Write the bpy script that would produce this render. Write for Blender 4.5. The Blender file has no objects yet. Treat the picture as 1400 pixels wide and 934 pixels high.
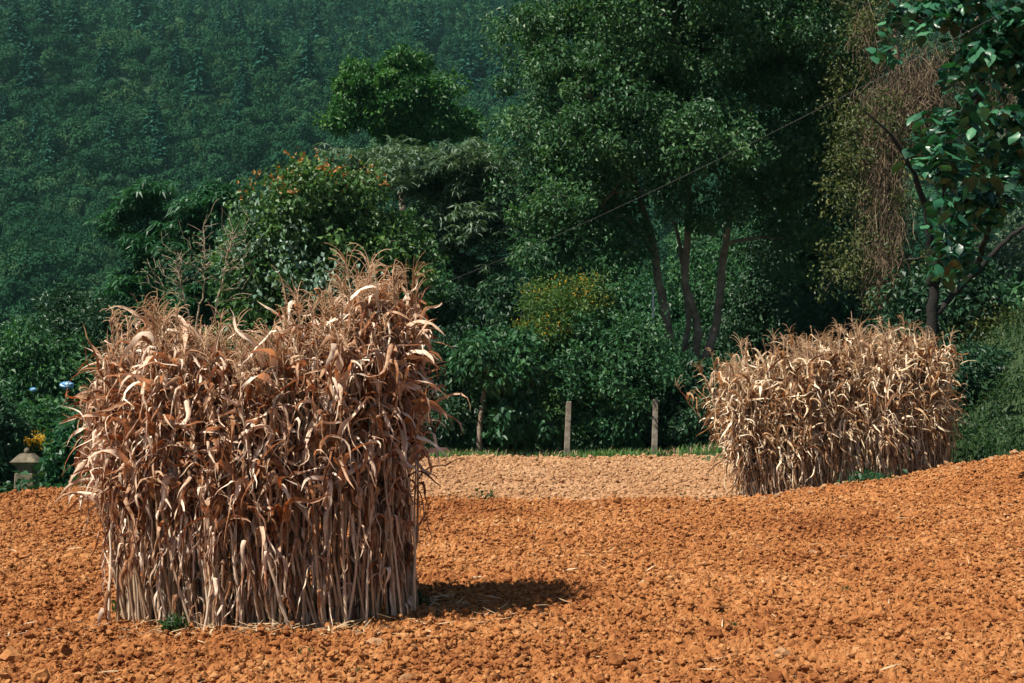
import bpy, math, random
import numpy as np
from mathutils import Vector

rng = np.random.default_rng(11)
random.seed(11)
SC = bpy.context.scene
COL = SC.collection

# ------------------------------------------------------------------ camera
CAMZ, FPX, HOR = 1.6, 1944.0, 499.0
cam = bpy.data.cameras.new("camera")
cam.lens = 50.0; cam.sensor_width = 36.0; cam.clip_start = 0.1; cam.clip_end = 3000
co = bpy.data.objects.new("camera", cam); COL.objects.link(co)
co.location = (0, 0, CAMZ)
co.rotation_euler = (math.radians(90 + 0.94), 0, 0)
SC.camera = co


def P(px, py, Y):
    """a place in the world at distance Y in front of the viewpoint"""
    return np.array([(px - 700) / FPX * Y, Y, CAMZ + (HOR - py) / FPX * Y])


# ------------------------------------------------------------------ helpers
def link(name, data, parent=None):
    o = bpy.data.objects.new(name, data); COL.objects.link(o)
    if parent is not None:
        o.parent = parent
    return o


def tag(o, label=None, cat=None, group=None, kind=None):
    if label: o["label"] = label
    if cat: o["category"] = cat
    if group: o["group"] = group
    if kind: o["kind"] = kind
    return o


def thing(name, label, cat, loc, group=None):
    o = link(name, None)
    o.location = tuple(float(v) for v in loc)
    o.empty_display_size = 0.2
    return tag(o, label, cat, group)


def mesh_data(name, V, F, mats, attrs=None, smooth=False, midx=None):
    """V (n,3); F array (m,3)/(m,4) or a list of such arrays"""
    V = np.asarray(V, dtype=np.float32).reshape(-1, 3)
    if not isinstance(F, (list, tuple)):
        F = [F]
    F = [np.asarray(f, dtype=np.int32) for f in F if len(f)]
    idx = np.concatenate([f.ravel() for f in F])
    tot = np.concatenate([np.full(len(f), f.shape[1], np.int32) for f in F])
    st = np.concatenate([[0], np.cumsum(tot)[:-1]]).astype(np.int32)
    me = bpy.data.meshes.new(name)
    me.vertices.add(len(V)); me.vertices.foreach_set("co", V.ravel())
    me.loops.add(len(idx)); me.loops.foreach_set("vertex_index", idx)
    me.polygons.add(len(tot)); me.polygons.foreach_set("loop_start", st)
    try:
        me.polygons.foreach_set("loop_total", tot)
    except Exception:
        pass
    me.polygons.foreach_set("use_smooth", np.full(len(tot), smooth, dtype=bool))
    for m in (mats if isinstance(mats, (list, tuple)) else [mats]):
        me.materials.append(m)
    if midx is not None:
        me.polygons.foreach_set("material_index", np.asarray(midx, np.int32))
    for k, a in (attrs or {}).items():
        at = me.attributes.new(k, 'FLOAT', 'POINT')
        at.data.foreach_set("value", np.asarray(a, np.float32))
    me.update(calc_edges=True)
    return me


def mobj(name, V, F, mats, parent=None, attrs=None, smooth=False, midx=None):
    return link(name, mesh_data(name, V, F, mats, attrs, smooth, midx), parent)


def norm(a):
    return a / np.maximum(np.linalg.norm(a, axis=-1, keepdims=True), 1e-9)


class Acc:
    """collects pieces that become ONE mesh"""
    def __init__(s): s.V, s.F, s.A, s.n = [], [], [], 0
    def add(s, V, F, a=None):
        V = np.asarray(V, float).reshape(-1, 3)
        s.V.append(V)
        for f in (F if isinstance(F, (list, tuple)) else [F]):
            f = np.asarray(f); s.F.append(f.reshape(-1, f.shape[-1]) + s.n)
        s.A.append(np.full(len(V), 0.5) if a is None else np.broadcast_to(np.asarray(a, float).ravel(), (len(V),)) if np.size(a) == 1 else np.asarray(a, float).ravel())
        s.n += len(V)
    def build(s, name, mat, parent=None, smooth=False, off=None):
        V = np.concatenate(s.V)
        if off is not None: V = V - np.asarray(off)
        q = [f for f in s.F if len(f) and f.shape[1] == 4]; t = [f for f in s.F if len(f) and f.shape[1] == 3]
        F = ([np.concatenate(q)] if q else []) + ([np.concatenate(t)] if t else [])
        return mobj(name, V, F, mat, parent, {"rnd": np.concatenate(s.A)}, smooth)


# value/gradient noise in numpy
_perm = rng.permutation(512)
_g2 = norm(rng.normal(size=(512, 2)))


def pnoise(x, y, s=0):
    xi, yi = np.floor(x).astype(int), np.floor(y).astype(int)
    fx, fy = x - xi, y - yi
    u, v = fx**3 * (fx * (fx * 6 - 15) + 10), fy**3 * (fy * (fy * 6 - 15) + 10)
    def g(i, j):
        h = _perm[(_perm[(i + s * 57) & 511] + j) & 511]
        return _g2[h]
    def d(i, j):
        gg = g(xi + i, yi + j)
        return gg[..., 0] * (fx - i) + gg[..., 1] * (fy - j)
    a = d(0, 0) * (1 - u) + d(1, 0) * u
    b = d(0, 1) * (1 - u) + d(1, 1) * u
    return (a * (1 - v) + b * v) * 1.5


def sstep(a, b, x):
    t = np.clip((x - a) / (b - a), 0, 1)
    return t * t * (3 - 2 * t)


# ------------------------------------------------------------------ materials
def new_mat(name):
    m = bpy.data.materials.new(name); m.use_nodes = True
    nt = m.node_tree; nt.nodes.clear()
    out = nt.nodes.new("ShaderNodeOutputMaterial")
    return m, nt, out


def ramp(nt, stops, fac):
    r = nt.nodes.new("ShaderNodeValToRGB")
    while len(r.color_ramp.elements) > 1:
        r.color_ramp.elements.remove(r.color_ramp.elements[-1])
    r.color_ramp.elements[0].position = stops[0][0]; r.color_ramp.elements[0].color = (*stops[0][1], 1)
    for p, c in stops[1:]:
        e = r.color_ramp.elements.new(p); e.color = (*c, 1)
    nt.links.new(fac, r.inputs[0])
    return r.outputs[0]


def attr(nt, name="rnd"):
    a = nt.nodes.new("ShaderNodeAttribute"); a.attribute_name = name
    return a.outputs["Fac"]


def noise(nt, scale, detail=4, rough=0.6, vec=None):
    n = nt.nodes.new("ShaderNodeTexNoise")
    n.inputs["Scale"].default_value = scale; n.inputs["Detail"].default_value = detail
    n.inputs["Roughness"].default_value = rough
    if vec is None:
        vec = nt.nodes.new("ShaderNodeTexCoord").outputs["Object"]
    nt.links.new(vec, n.inputs["Vector"])
    return n.outputs[0]


def math_node(nt, op, a, b):
    n = nt.nodes.new("ShaderNodeMath"); n.operation = op
    for i, v in enumerate((a, b)):
        if isinstance(v, (int, float)): n.inputs[i].default_value = v
        else: nt.links.new(v, n.inputs[i])
    return n.outputs[0]


def mixcol(nt, fac, a, b, mode='MIX'):
    n = nt.nodes.new("ShaderNodeMix"); n.data_type = 'RGBA'; n.blend_type = mode
    for s, v in ((n.inputs[0], fac), (n.inputs[6], a), (n.inputs[7], b)):
        if isinstance(v, (int, float)): s.default_value = v
        elif isinstance(v, tuple): s.default_value = (*v, 1)
        else: nt.links.new(v, s)
    return n.outputs[2]


def leaf_mat(name, stops, rough=0.42, trans=0.22, tcol=(1.3, 1.5, 0.6), spec=0.5, blotch=0.0, bscale=35):
    m, nt, out = new_mat(name)
    f = attr(nt)
    if blotch:
        f = math_node(nt, 'ADD', f, math_node(nt, 'MULTIPLY', math_node(nt, 'SUBTRACT', noise(nt, bscale, 4, .7), .5), blotch))
    c = ramp(nt, stops, f)
    p = nt.nodes.new("ShaderNodeBsdfPrincipled")
    p.inputs["Roughness"].default_value = rough
    p.inputs["Specular IOR Level"].default_value = spec
    nt.links.new(c, p.inputs["Base Color"])
    t = nt.nodes.new("ShaderNodeBsdfTranslucent")
    tc = mixcol(nt, 1.0, c, tcol, 'MULTIPLY')
    nt.links.new(tc, t.inputs["Color"])
    mx = nt.nodes.new("ShaderNodeMixShader"); mx.inputs[0].default_value = trans
    nt.links.new(p.outputs[0], mx.inputs[1]); nt.links.new(t.outputs[0], mx.inputs[2])
    nt.links.new(mx.outputs[0], out.inputs["Surface"])
    return m


def plain_mat(name, stops, scale=6, rough=0.85, bump=0.0, bscale=40, use_attr=False, spec=0.3, detail=5):
    m, nt, out = new_mat(name)
    f = attr(nt) if use_attr else noise(nt, scale, detail)
    if use_attr:
        f = math_node(nt, 'ADD', math_node(nt, 'MULTIPLY', f, 0.55), math_node(nt, 'MULTIPLY', noise(nt, scale, detail), 0.45))
    c = ramp(nt, stops, f)
    p = nt.nodes.new("ShaderNodeBsdfPrincipled")
    p.inputs["Roughness"].default_value = rough; p.inputs["Specular IOR Level"].default_value = spec
    nt.links.new(c, p.inputs["Base Color"])
    if bump:
        b = nt.nodes.new("ShaderNodeBump"); b.inputs["Strength"].default_value = bump
        b.inputs["Distance"].default_value = 0.02
        nt.links.new(noise(nt, bscale, 6, 0.65), b.inputs["Height"])
        nt.links.new(b.outputs[0], p.inputs["Normal"])
    nt.links.new(p.outputs[0], out.inputs["Surface"])
    return m


def soil_mat(name, cols, big, fine, bump=0.8):
    m, nt, out = new_mat(name)
    geo = nt.nodes.new("ShaderNodeNewGeometry").outputs["Position"]
    f1 = noise(nt, big, 4, 0.6, geo); f2 = noise(nt, fine, 6, 0.7, geo)
    f = math_node(nt, 'ADD', math_node(nt, 'MULTIPLY', f1, 0.52), math_node(nt, 'MULTIPLY', f2, 0.22))
    f = math_node(nt, 'ADD', f, math_node(nt, 'MULTIPLY', attr(nt), 0.26))
    c = ramp(nt, cols, f)
    p = nt.nodes.new("ShaderNodeBsdfPrincipled")
    p.inputs["Roughness"].default_value = 0.95; p.inputs["Specular IOR Level"].default_value = 0.15
    nt.links.new(c, p.inputs["Base Color"])
    b = nt.nodes.new("ShaderNodeBump"); b.inputs["Strength"].default_value = bump; b.inputs["Distance"].default_value = 0.012
    nt.links.new(noise(nt, 90, 6, 0.75, geo), b.inputs["Height"])
    nt.links.new(b.outputs[0], p.inputs["Normal"])
    nt.links.new(p.outputs[0], out.inputs["Surface"])
    return m


M = {}
M["red_soil"] = soil_mat("red_soil", [(0.28, (0.15, 0.043, 0.013)), (0.47, (0.33, 0.125, 0.039)), (0.60, (0.435, 0.192, 0.068)), (0.74, (0.57, 0.325, 0.155))], 0.55, 22)
M["pale_soil"] = soil_mat("pale_soil", [(0.28, (0.26, 0.125, 0.056)), (0.5, (0.39, 0.212, 0.104)), (0.72, (0.49, 0.305, 0.17))], 0.8, 20)
M["earth"] = plain_mat("green_earth", [(0.3, (0.02, 0.035, 0.012)), (0.55, (0.03, 0.06, 0.02)), (0.8, (0.06, 0.07, 0.03))], 0.8, 0.95, 0.4, 8)
M["hill_soil"] = plain_mat("hill_undergrowth", [(0.3, (0.008, 0.03, 0.014)), (0.6, (0.014, 0.05, 0.022)), (0.85, (0.03, 0.06, 0.025))], 0.06, 0.95)
M["bark"] = plain_mat("grey_brown_bark", [(0.3, (0.11, 0.08, 0.058)), (0.55, (0.24, 0.18, 0.13)), (0.8, (0.42, 0.34, 0.27))], 5, 0.9, 0.9, 22)
M["shade_toned_bark"] = plain_mat("shade_toned_bark", [(0.3, (0.009, 0.008, 0.007)), (0.7, (0.024, 0.021, 0.018))], 4, 0.9, 0.8, 20)  # near black: shade of the right tree's foliage put into the bark colour
M["twig"] = plain_mat("pale_dry_twig", [(0.3, (0.22, 0.17, 0.11)), (0.7, (0.46, 0.38, 0.27))], 4, 0.85)
M["vine"] = plain_mat("dry_brown_vine", [(0.15, (0.055, 0.038, 0.024)), (0.5, (0.14, 0.10, 0.062)), (0.85, (0.28, 0.205, 0.13))], 2, 0.9, use_attr=True)
M["concrete"] = plain_mat("weathered_concrete", [(0.3, (0.10, 0.085, 0.065)), (0.52, (0.24, 0.20, 0.155)), (0.72, (0.38, 0.33, 0.27))], 7, 0.9, 0.6, 60)
M["stone"] = plain_mat("weathered_stone", [(0.3, (0.07, 0.06, 0.04)), (0.55, (0.17, 0.14, 0.095)), (0.75, (0.27, 0.23, 0.16))], 9, 0.92, 0.6, 50)
M["white_paint"] = plain_mat("chalky_white_paint", [(0.3, (0.6, 0.62, 0.6)), (0.7, (0.8, 0.8, 0.78))], 5, 0.6)
M["wire"] = plain_mat("grey_cable", [(0.3, (0.09, 0.09, 0.085)), (0.7, (0.16, 0.155, 0.145))], 3, 0.5)
M["blue_plastic"] = plain_mat("blue_plastic", [(0.3, (0.04, 0.14, 0.32)), (0.55, (0.11, 0.30, 0.50)), (0.75, (0.45, 0.58, 0.66))], 9, 0.35, spec=0.5)
M["corn_leaf"] = leaf_mat("dry_corn_leaf", [(0.0, (0.12, 0.042, 0.018)), (0.22, (0.32, 0.145, 0.062)), (0.5, (0.60, 0.415, 0.275)), (0.88, (0.93, 0.78, 0.61))], 0.55, 0.24, (1.1, 0.48, 0.22), 0.25, blotch=.85)
M["corn_leaf_pale"] = leaf_mat("bleached_corn_leaf", [(0.0, (0.12, 0.05, 0.02)), (0.22, (0.34, 0.18, 0.08)), (0.5, (0.66, 0.49, 0.30)), (0.88, (0.92, 0.79, 0.58))], 0.55, 0.22, (1.1, 0.58, 0.30), 0.25, blotch=.8)
M["corn_cane"] = plain_mat("dry_corn_cane", [(0.15, (0.16, 0.08, 0.04)), (0.45, (0.44, 0.30, 0.19)), (0.8, (0.76, 0.61, 0.46))], 22, 0.6, use_attr=True)
M["tassel"] = leaf_mat("dry_tassel", [(0.0, (0.42, 0.24, 0.12)), (1.0, (0.70, 0.49, 0.31))], 0.7, 0.25, (1.1, 0.7, 0.4), 0.2)


def greens(name, d, mid, l, **k):
    k.setdefault('spec', .28)
    g = 1.0 if name in ("hill_leaf", "conifer_leaf", "bright_leaf", "fresh_leaf", "grass_blade") else 1.5
    d, mid, l = (tuple(g * c for c in v) for v in (d, mid, l))
    M[name] = leaf_mat(name, [(0.0, d), (0.55, mid), (1.0, l)], **k)


greens("glossy_leaf", (0.014, 0.045, 0.020), (0.030, 0.082, 0.032), (0.090, 0.160, 0.062), rough=0.48, trans=0.25, spec=0.32)
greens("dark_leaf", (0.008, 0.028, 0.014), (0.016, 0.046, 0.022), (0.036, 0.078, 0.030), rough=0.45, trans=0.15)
greens("warm_leaf", (0.016, 0.045, 0.014), (0.036, 0.085, 0.026), (0.11, 0.18, 0.055), rough=0.45, trans=0.28, spec=0.32)
greens("verge_blade", (0.03, 0.085, 0.022), (0.055, 0.13, 0.032), (0.12, 0.18, 0.05), rough=0.5, trans=0.3)
greens("lime_leaf", (0.022, 0.058, 0.014), (0.048, 0.098, 0.022), (0.13, 0.165, 0.040), rough=0.5, trans=0.25)
greens("olive_leaf", (0.024, 0.036, 0.012), (0.048, 0.064, 0.02), (0.12, 0.125, 0.042), rough=0.5, trans=0.2)
greens("bright_leaf", (0.018, 0.070, 0.020), (0.036, 0.125, 0.030), (0.10, 0.21, 0.045), rough=0.5, trans=0.25)
greens("grey_leaf", (0.028, 0.054, 0.034), (0.058, 0.096, 0.058), (0.115, 0.155, 0.095), rough=0.5, trans=0.2)
greens("fresh_leaf", (0.012, 0.055, 0.022), (0.024, 0.095, 0.038), (0.060, 0.16, 0.065), rough=0.45, trans=0.22)
greens("hedge_leaf", (0.012, 0.042, 0.018), (0.024, 0.078, 0.032), (0.080, 0.165, 0.065), rough=0.48, trans=0.25, spec=0.3)
greens("yellow_leaf", (0.05, 0.075, 0.012), (0.10, 0.12, 0.016), (0.26, 0.20, 0.03), rough=0.5, trans=0.3)
greens("big_leaf", (0.006, 0.032, 0.016), (0.014, 0.066, 0.032), (0.050, 0.15, 0.07), rough=0.38, trans=0.15, tcol=(0.5, 1.4, 0.6), spec=0.4)
greens("hill_leaf", (0.008, 0.036, 0.018), (0.018, 0.068, 0.031), (0.052, 0.112, 0.042), rough=0.8, trans=0.08, spec=0.04)
greens("conifer_leaf", (0.007, 0.040, 0.028), (0.014, 0.066, 0.044), (0.030, 0.105, 0.062), rough=0.8, trans=0.05, spec=0.04)
greens("grass_blade", (0.012, 0.036, 0.012), (0.026, 0.070, 0.020), (0.07, 0.11, 0.03), rough=0.5, trans=0.25)
M["orange_shoot"] = leaf_mat("orange_shoot", [(0, (0.28, 0.10, 0.025)), (0.5, (0.38, 0.19, 0.04)), (1, (0.42, 0.29, 0.06))], 0.5, 0.3, (1.2, 0.8, 0.4))
M["yellow_flower"] = leaf_mat("yellow_flower", [(0, (0.45, 0.25, 0.01)), (1, (0.70, 0.48, 0.03))], 0.6, 0.3, (1.2, 1.0, 0.4))
M["straw"] = leaf_mat("straw", [(0, (0.35, 0.22, 0.11)), (1, (0.62, 0.46, 0.28))], 0.7, 0.1, (1, 0.8, 0.5))


# ------------------------------------------------------------------ terrain
def red_edge(x):
    return 16.6 + 2.0 * np.exp(-((x + 5.0) / 1.2) ** 2) + 1.0 * sstep(2.0, 6.0, x)


def rise(x, y):
    return 0.046 * np.maximum(0, x - 2.2) ** 1.64 * np.clip((y - 6) / 11, 0, 1.1)


def red_z(x, y):
    z = np.where(x < 9, rise(x, y), rise(9, y))
    z = z + 0.05 * pnoise(x * 0.45, y * 0.45, 1)
    z = z - 0.12 * np.exp(-((x + 2.0) / 2.2) ** 2) * np.exp(-((y - 8.9) / 0.8) ** 2) * 0.25
    return z


def under_z(x, y):
    """everything that is not the two soil sheets"""
    z = np.full_like(np.asarray(x, float), -0.2)
    z = z - 0.35 * sstep(-3.5, -6.5, x) * sstep(16, 20, y)
    z = z + rise(np.minimum(x, 12), np.minimum(y, 18)) * sstep(4, 10, y) * 0.9
    z = z + 1.5 * sstep(6.0, 9.5, x) * sstep(19.0, 26.0, y)
    z = z + 0.12 * pnoise(x * 0.25, y * 0.25, 3) * sstep(19, 24, y)
    z = z + 0.02 * np.maximum(0, y - 40)
    return z


def hill_z(x, y):
    ridge = 470 + 30 * pnoise(x / 120.0, np.zeros_like(x) + 0.3, 8) - 0.045 * np.clip(x, -200, 300)
    t = np.maximum(0, y - 135)
    up = 0.375 * (np.sqrt(t * t + 900) - 30)
    ru = np.maximum(0, ridge - 135)
    top = 0.375 * (np.sqrt(ru * ru + 900) - 30)
    z = np.where(y < ridge, up, top - 0.3 * (y - ridge))
    z = z + sstep(140, 240, y) * (9 * pnoise(x / 70.0, y / 90.0, 4) + 4 * pnoise(x / 28.0, y / 40.0, 5))
    return under_z(x, y) + z


def sheet(name, xs, ys, zf, mat, kind="structure", smooth=True):
    X, Y = np.meshgrid(xs, ys)
    Z = zf(X, Y)
    nx, ny = len(xs), len(ys)
    i = np.arange(nx * ny).reshape(ny, nx)
    F = np.stack([i[:-1, :-1], i[:-1, 1:], i[1:, 1:], i[1:, :-1]], -1).reshape(-1, 4)
    o = mobj(name, np.stack([X, Y, Z], -1), F, mat, None, {"rnd": np.clip(np.random.default_rng(9).normal(.5, .2, nx * ny), 0, 1)}, smooth)
    o["kind"] = kind
    return o


def crumb(X, amp):
    """jagged crumbs at the size of the mesh itself"""
    if X.ndim < 2: return 0.0
    g = np.random.default_rng(5).normal(0, amp, X.shape)
    return np.clip(g, -2 * amp, 2.5 * amp)


def clod_relief(X, Y, amp):
    r = np.abs(pnoise(X * 4.0, Y * 4.0, 11)) * 0.022
    r += np.abs(pnoise(X * 9, Y * 9, 12)) * 0.044
    r += np.abs(pnoise(X * 19, Y * 19, 13)) * 0.040
    r += np.maximum(0, pnoise(X * 14, Y * 14, 15)) * 0.022
    r += pnoise(X * 1.6, Y * 1.6, 14) * 0.014
    r += np.abs(pnoise(X * 38, Y * 38, 16)) * 0.020
    return (r - 0.03) * amp + crumb(X, .0030 * amp)


def red_sheet_z(X, Y):
    z = red_z(X, Y) + clod_relief(X, Y, 1.25)
    e = Y - red_edge(X)
    return z - 0.40 * sstep(0.0, 0.9, e + 0.22 * pnoise(X * .9, Y * .9, 20) + .10 * pnoise(X * 3, Y * 3, 21)) - 0.3 * sstep(0.9, 2.0, e)


ys = [3.0]
while ys[-1] < 20.2: ys.append(ys[-1] + 0.016 + 0.0011 * ys[-1])
sheet("ploughed_field", np.arange(-7.6, 8.6, 0.019), np.array(ys), red_sheet_z, M["red_soil"], smooth=False)


def pale_sheet_z(X, Y):
    return -0.1 + 0.03 * pnoise(X * 0.4, Y * 0.4, 2) + clod_relief(X, Y, 0.85) - 0.35 * sstep(25.9, 26.4, Y + 0.15 * pnoise(X, Y, 22))


sheet("pale_field", np.arange(-5.0, 7.5, 0.034), np.arange(16.2, 26.6, 0.036), pale_sheet_z, M["pale_soil"], smooth=False)

# base ground: one sheet to the foot of the hill and up over it
gx = np.concatenate([np.linspace(-420, -20, 70), np.linspace(-19, 19, 70), np.linspace(20, 420, 70)])
gy = np.concatenate([np.linspace(-60, 2, 8), np.linspace(3, 40, 75), np.linspace(42, 130, 40)])


def ground_z(X, Y):
    z = under_z(X, Y)
    return z - 0.25 * (sstep(-10, -8.5, X) * (1 - sstep(9, 11, X)) * (1 - sstep(17.5, 18.5, Y)))


sheet("ground", gx, gy, ground_z, M["earth"])
sheet("hill", np.linspace(-430, 430, 200), np.concatenate([np.linspace(128, 500, 110), np.linspace(510, 700, 12)]), lambda X, Y: hill_z(X, Y) - 0.1, M["hill_soil"])

# ------------------------------------------------------------------ soil clods
ICO_V = []
_t = (1 + 5 ** .5) / 2
for a, b in ((-1, _t), (1, _t), (-1, -_t), (1, -_t)):
    ICO_V += [(a, b, 0)]
for a, b in ((-1, _t), (1, _t), (-1, -_t), (1, -_t)):
    ICO_V += [(0, a, b)]
for a, b in ((_t, -1), (_t, 1), (-_t, -1), (-_t, 1)):
    ICO_V += [(a, 0, b)]
ICO_V = norm(np.array(ICO_V, float))
ICO_F = np.array([(0, 11, 5), (0, 5, 1), (0, 1, 7), (0, 7, 10), (0, 10, 11), (1, 5, 9), (5, 11, 4), (11, 10, 2), (10, 7, 6), (7, 1, 8),
                  (3, 9, 4), (3, 4, 2), (3, 2, 6), (3, 6, 8), (3, 8, 9), (4, 9, 5), (2, 4, 11), (6, 2, 10), (8, 6, 7), (9, 8, 1)])


def subdiv(V, F):
    V = list(map(tuple, V)); c = {}; out = []
    def mid(a, b):
        k = (min(a, b), max(a, b))
        if k not in c:
            m = np.array(V[a]) + np.array(V[b]); V.append(tuple(m / np.linalg.norm(m))); c[k] = len(V) - 1
        return c[k]
    for a, b, d in F:
        x, y, z = mid(a, b), mid(b, d), mid(d, a)
        out += [(a, x, z), (b, y, x), (d, z, y), (x, y, z)]
    return np.array(V), np.array(out)


ICO2_V, ICO2_F = subdiv(ICO_V, ICO_F)
OCT_V = np.array([(1, 0, 0), (0, 1, 0), (-1, 0, 0), (0, -1, 0), (0, 0, 1), (0, 0, -1)], float)
OCT_F = np.array([(0, 1, 4), (1, 2, 4), (2, 3, 4), (3, 0, 4), (1, 0, 5), (2, 1, 5), (3, 2, 5), (0, 3, 5)])


def rocks(pos, size, shape_v, shape_f, jit):
    n, k = len(pos), len(shape_v)
    V = shape_v[None] * (1 + rng.uniform(-jit, jit, (n, k, 1)))
    V = V * np.stack([rng.uniform(.75, 1.3, n), rng.uniform(.7, 1.2, n), rng.uniform(.5, .9, n)], -1)[:, None]
    a = rng.uniform(0, 6.28, n); b = rng.normal(0, .5, n)
    ca, sa, cb, sb = np.cos(a), np.sin(a), np.cos(b), np.sin(b)
    Rz = np.zeros((n, 3, 3)); Rz[:, 0, 0] = ca; Rz[:, 0, 1] = -sa; Rz[:, 1, 0] = sa; Rz[:, 1, 1] = ca; Rz[:, 2, 2] = 1
    Rx = np.zeros((n, 3, 3)); Rx[:, 0, 0] = 1; Rx[:, 1, 1] = cb; Rx[:, 1, 2] = -sb; Rx[:, 2, 1] = sb; Rx[:, 2, 2] = cb
    V = np.einsum('nij,nkj->nki', Rz @ Rx, V) * size[:, None, None] + pos[:, None]
    F = (shape_f[None] + (np.arange(n) * k)[:, None, None]).reshape(-1, 3)
    return V.reshape(-1, 3), F, np.repeat(rng.uniform(0, 1, n), k)


def scatter_clods(name, n, x0, x1, y0, y1, zf, edge, mat, smin, smax, big):
    x = rng.uniform(x0, x1, n); y = np.sqrt(rng.uniform(y0 ** 2, y1 ** 2, n)) if y0 > 0 else rng.uniform(y0, y1, n)
    keep = (np.abs(x) < 0.39 * y + 0.4) & edge(x, y)
    keep &= rng.uniform(0, 1, n) < ((0.75 if y0 < 10 else .55) + 0.6 * pnoise(x * 0.8, y * 0.8, 31)) * np.clip(12.5 / y, .35, 1) ** (1.5 if y0 < 10 else 0)
    x, y = x[keep], y[keep]
    s = smin * (smax / smin) ** (rng.uniform(0, 1, len(x)) ** 2.6)
    z = zf(x, y) + s * rng.uniform(-0.25, 0.75, len(x))
    A = Acc()
    pos = np.stack([x, y, z], -1)
    isb = s > big; tiny = s < big * .6; mid = ~isb & ~tiny
    V, F, a = rocks(pos[tiny], s[tiny] * 1.15, OCT_V, OCT_F, 0.40); A.add(V, F, a)
    V, F, a = rocks(pos[mid], s[mid], ICO_V, ICO_F, 0.42); A.add(V, F, a)
    V, F, a = rocks(pos[isb], s[isb], ICO2_V, ICO2_F, 0.26); A.add(V, F, a)
    o = A.build(name, mat)
    return tag(o, None, None, None, "stuff")


def both_z(x, y): return np.maximum(red_sheet_z(x, y), pale_sheet_z(x, y))


o = scatter_clods("soil_clods", 1150000, -8, 9.5, 6.2, 18.4, both_z, lambda x, y: y < red_edge(x) + .05 - .45 * np.log(rng.uniform(.02, 1, len(x))) * (rng.uniform(0, 1, len(x)) < .5) - .2, M["red_soil"], 0.0048, 0.023, 0.0135)
tag(o, "crumbled red orange clods all over the ploughed near field", "soil clods")
o = scatter_clods("soil_lumps", 3200, -8, 9.5, 6.2, 17.5, red_sheet_z, lambda x, y: (y < red_edge(x)) & (pnoise(x * .7, y * .7, 33) > -.15), M["red_soil"], 0.022, 0.055, 0.01)
tag(o, "bigger lumps of red earth lying among the crumbs of the near field", "soil lumps")
o = scatter_clods("soil_clods", 130000, -4.6, 6.2, 16.0, 26.0, both_z, lambda x, y: y > red_edge(x) + .35 + .30 * np.log(rng.uniform(.02, 1, len(x))), M["pale_soil"], 0.012, 0.042, 0.03)
tag(o, "dry pale tan clods across the strip of field behind", "soil clods")


# ------------------------------------------------------------------ plant geometry
def tubes(P3, R, K=5):
    """P3 (n,S,3) centre lines, R (n,S) radii -> verts (n*S*K,3), quads"""
    n, S, _ = P3.shape
    d = np.gradient(P3, axis=1); d = norm(d)
    ref = np.zeros_like(d); ref[..., 0] = 1
    flat = np.abs(d[..., 0]) > 0.85
    ref[flat] = (0, 1, 0)
    u = norm(np.cross(d, ref)); v = np.cross(d, u)
    an = np.arange(K) / K * 2 * np.pi
    V = P3[:, :, None] + R[:, :, None, None] * (np.cos(an)[None, None, :, None] * u[:, :, None] + np.sin(an)[None, None, :, None] * v[:, :, None])
    i = np.arange(n * S * K).reshape(n, S, K)
    j = np.roll(i, -1, axis=2)
    F = np.stack([i[:, :-1], j[:, :-1], j[:, 1:], i[:, 1:]], -1).reshape(n, -1, 4)
    return V, F


def strip_leaves(p0, phi, th0, bend, L, W, twist, fold, S=11, power=1.3, wprof=None, swirl=None, ripple=0.0, kink=None, crump=0.0):
    """arching strap leaves -> V (n,S,3,3), F (n,(S-1)*2,4) with local index per leaf"""
    n = len(p0)
    s = np.linspace(0, 1, S)[None]
    prog = s ** power
    if kink is not None:
        kc, kw = kink
        kk = sstep(kc[:, None] - kw[:, None], kc[:, None] + kw[:, None], s)
        prog = np.where(kc[:, None] > 0, kk, prog)
    th = th0[:, None] + bend[:, None] * prog
    ph = phi[:, None] + (swirl[:, None] * s if swirl is not None else 0)
    if crump:
        for fq in (5.0, 11.0):
            th = th + crump * s * np.sin(fq * s + rng.uniform(0, 6.28, (n, 1))) * rng.uniform(0, 1, (n, 1))
            ph = ph + 1.6 * crump * s * np.sin(fq * s + rng.uniform(0, 6.28, (n, 1))) * rng.uniform(0, 1, (n, 1))
    d = np.stack([np.sin(th) * np.cos(ph), np.sin(th) * np.sin(ph), np.cos(th)], -1)
    step = L[:, None, None] / (S - 1)
    c = p0[:, None] + np.concatenate([np.zeros((n, 1, 3)), np.cumsum(d[:, :-1] * step, 1)], 1)
    side = np.stack([-np.sin(ph), np.cos(ph), np.zeros_like(ph)], -1)
    nr = np.cross(side, d)
    tw = twist[:, None] * s
    sd = side * np.cos(tw)[..., None] + nr * np.sin(tw)[..., None]
    nn = np.cross(sd, d)
    if wprof is None:
        wp = np.clip(s / 0.08, 0.35, 1) * (1 - s ** 1.8) ** 0.8 + 0.02
    else:
        wp = wprof(s)
    w = W[:, None] * 0.5 * wp
    rp = ripple * w * np.sin(s * 23 + phi[:, None] * 7) if ripple else 0
    f = fold[:, None] * w
    a = c + sd * w[..., None] + nn * (f + rp)[..., None]
    b = c - sd * w[..., None] + nn * (f - rp)[..., None]
    V = np.stack([a, c, b], 2)
    i = np.arange(S * 3).reshape(S, 3)
    F = np.concatenate([np.stack([i[:-1, k], i[:-1, k + 1], i[1:, k + 1], i[1:, k]], -1) for k in (0, 1)], 0)
    return V, F


def rep_faces(F, n, k):
    return (F[None] + (np.arange(n) * k)[:, None, None]).reshape(-1, F.shape[1])


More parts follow.
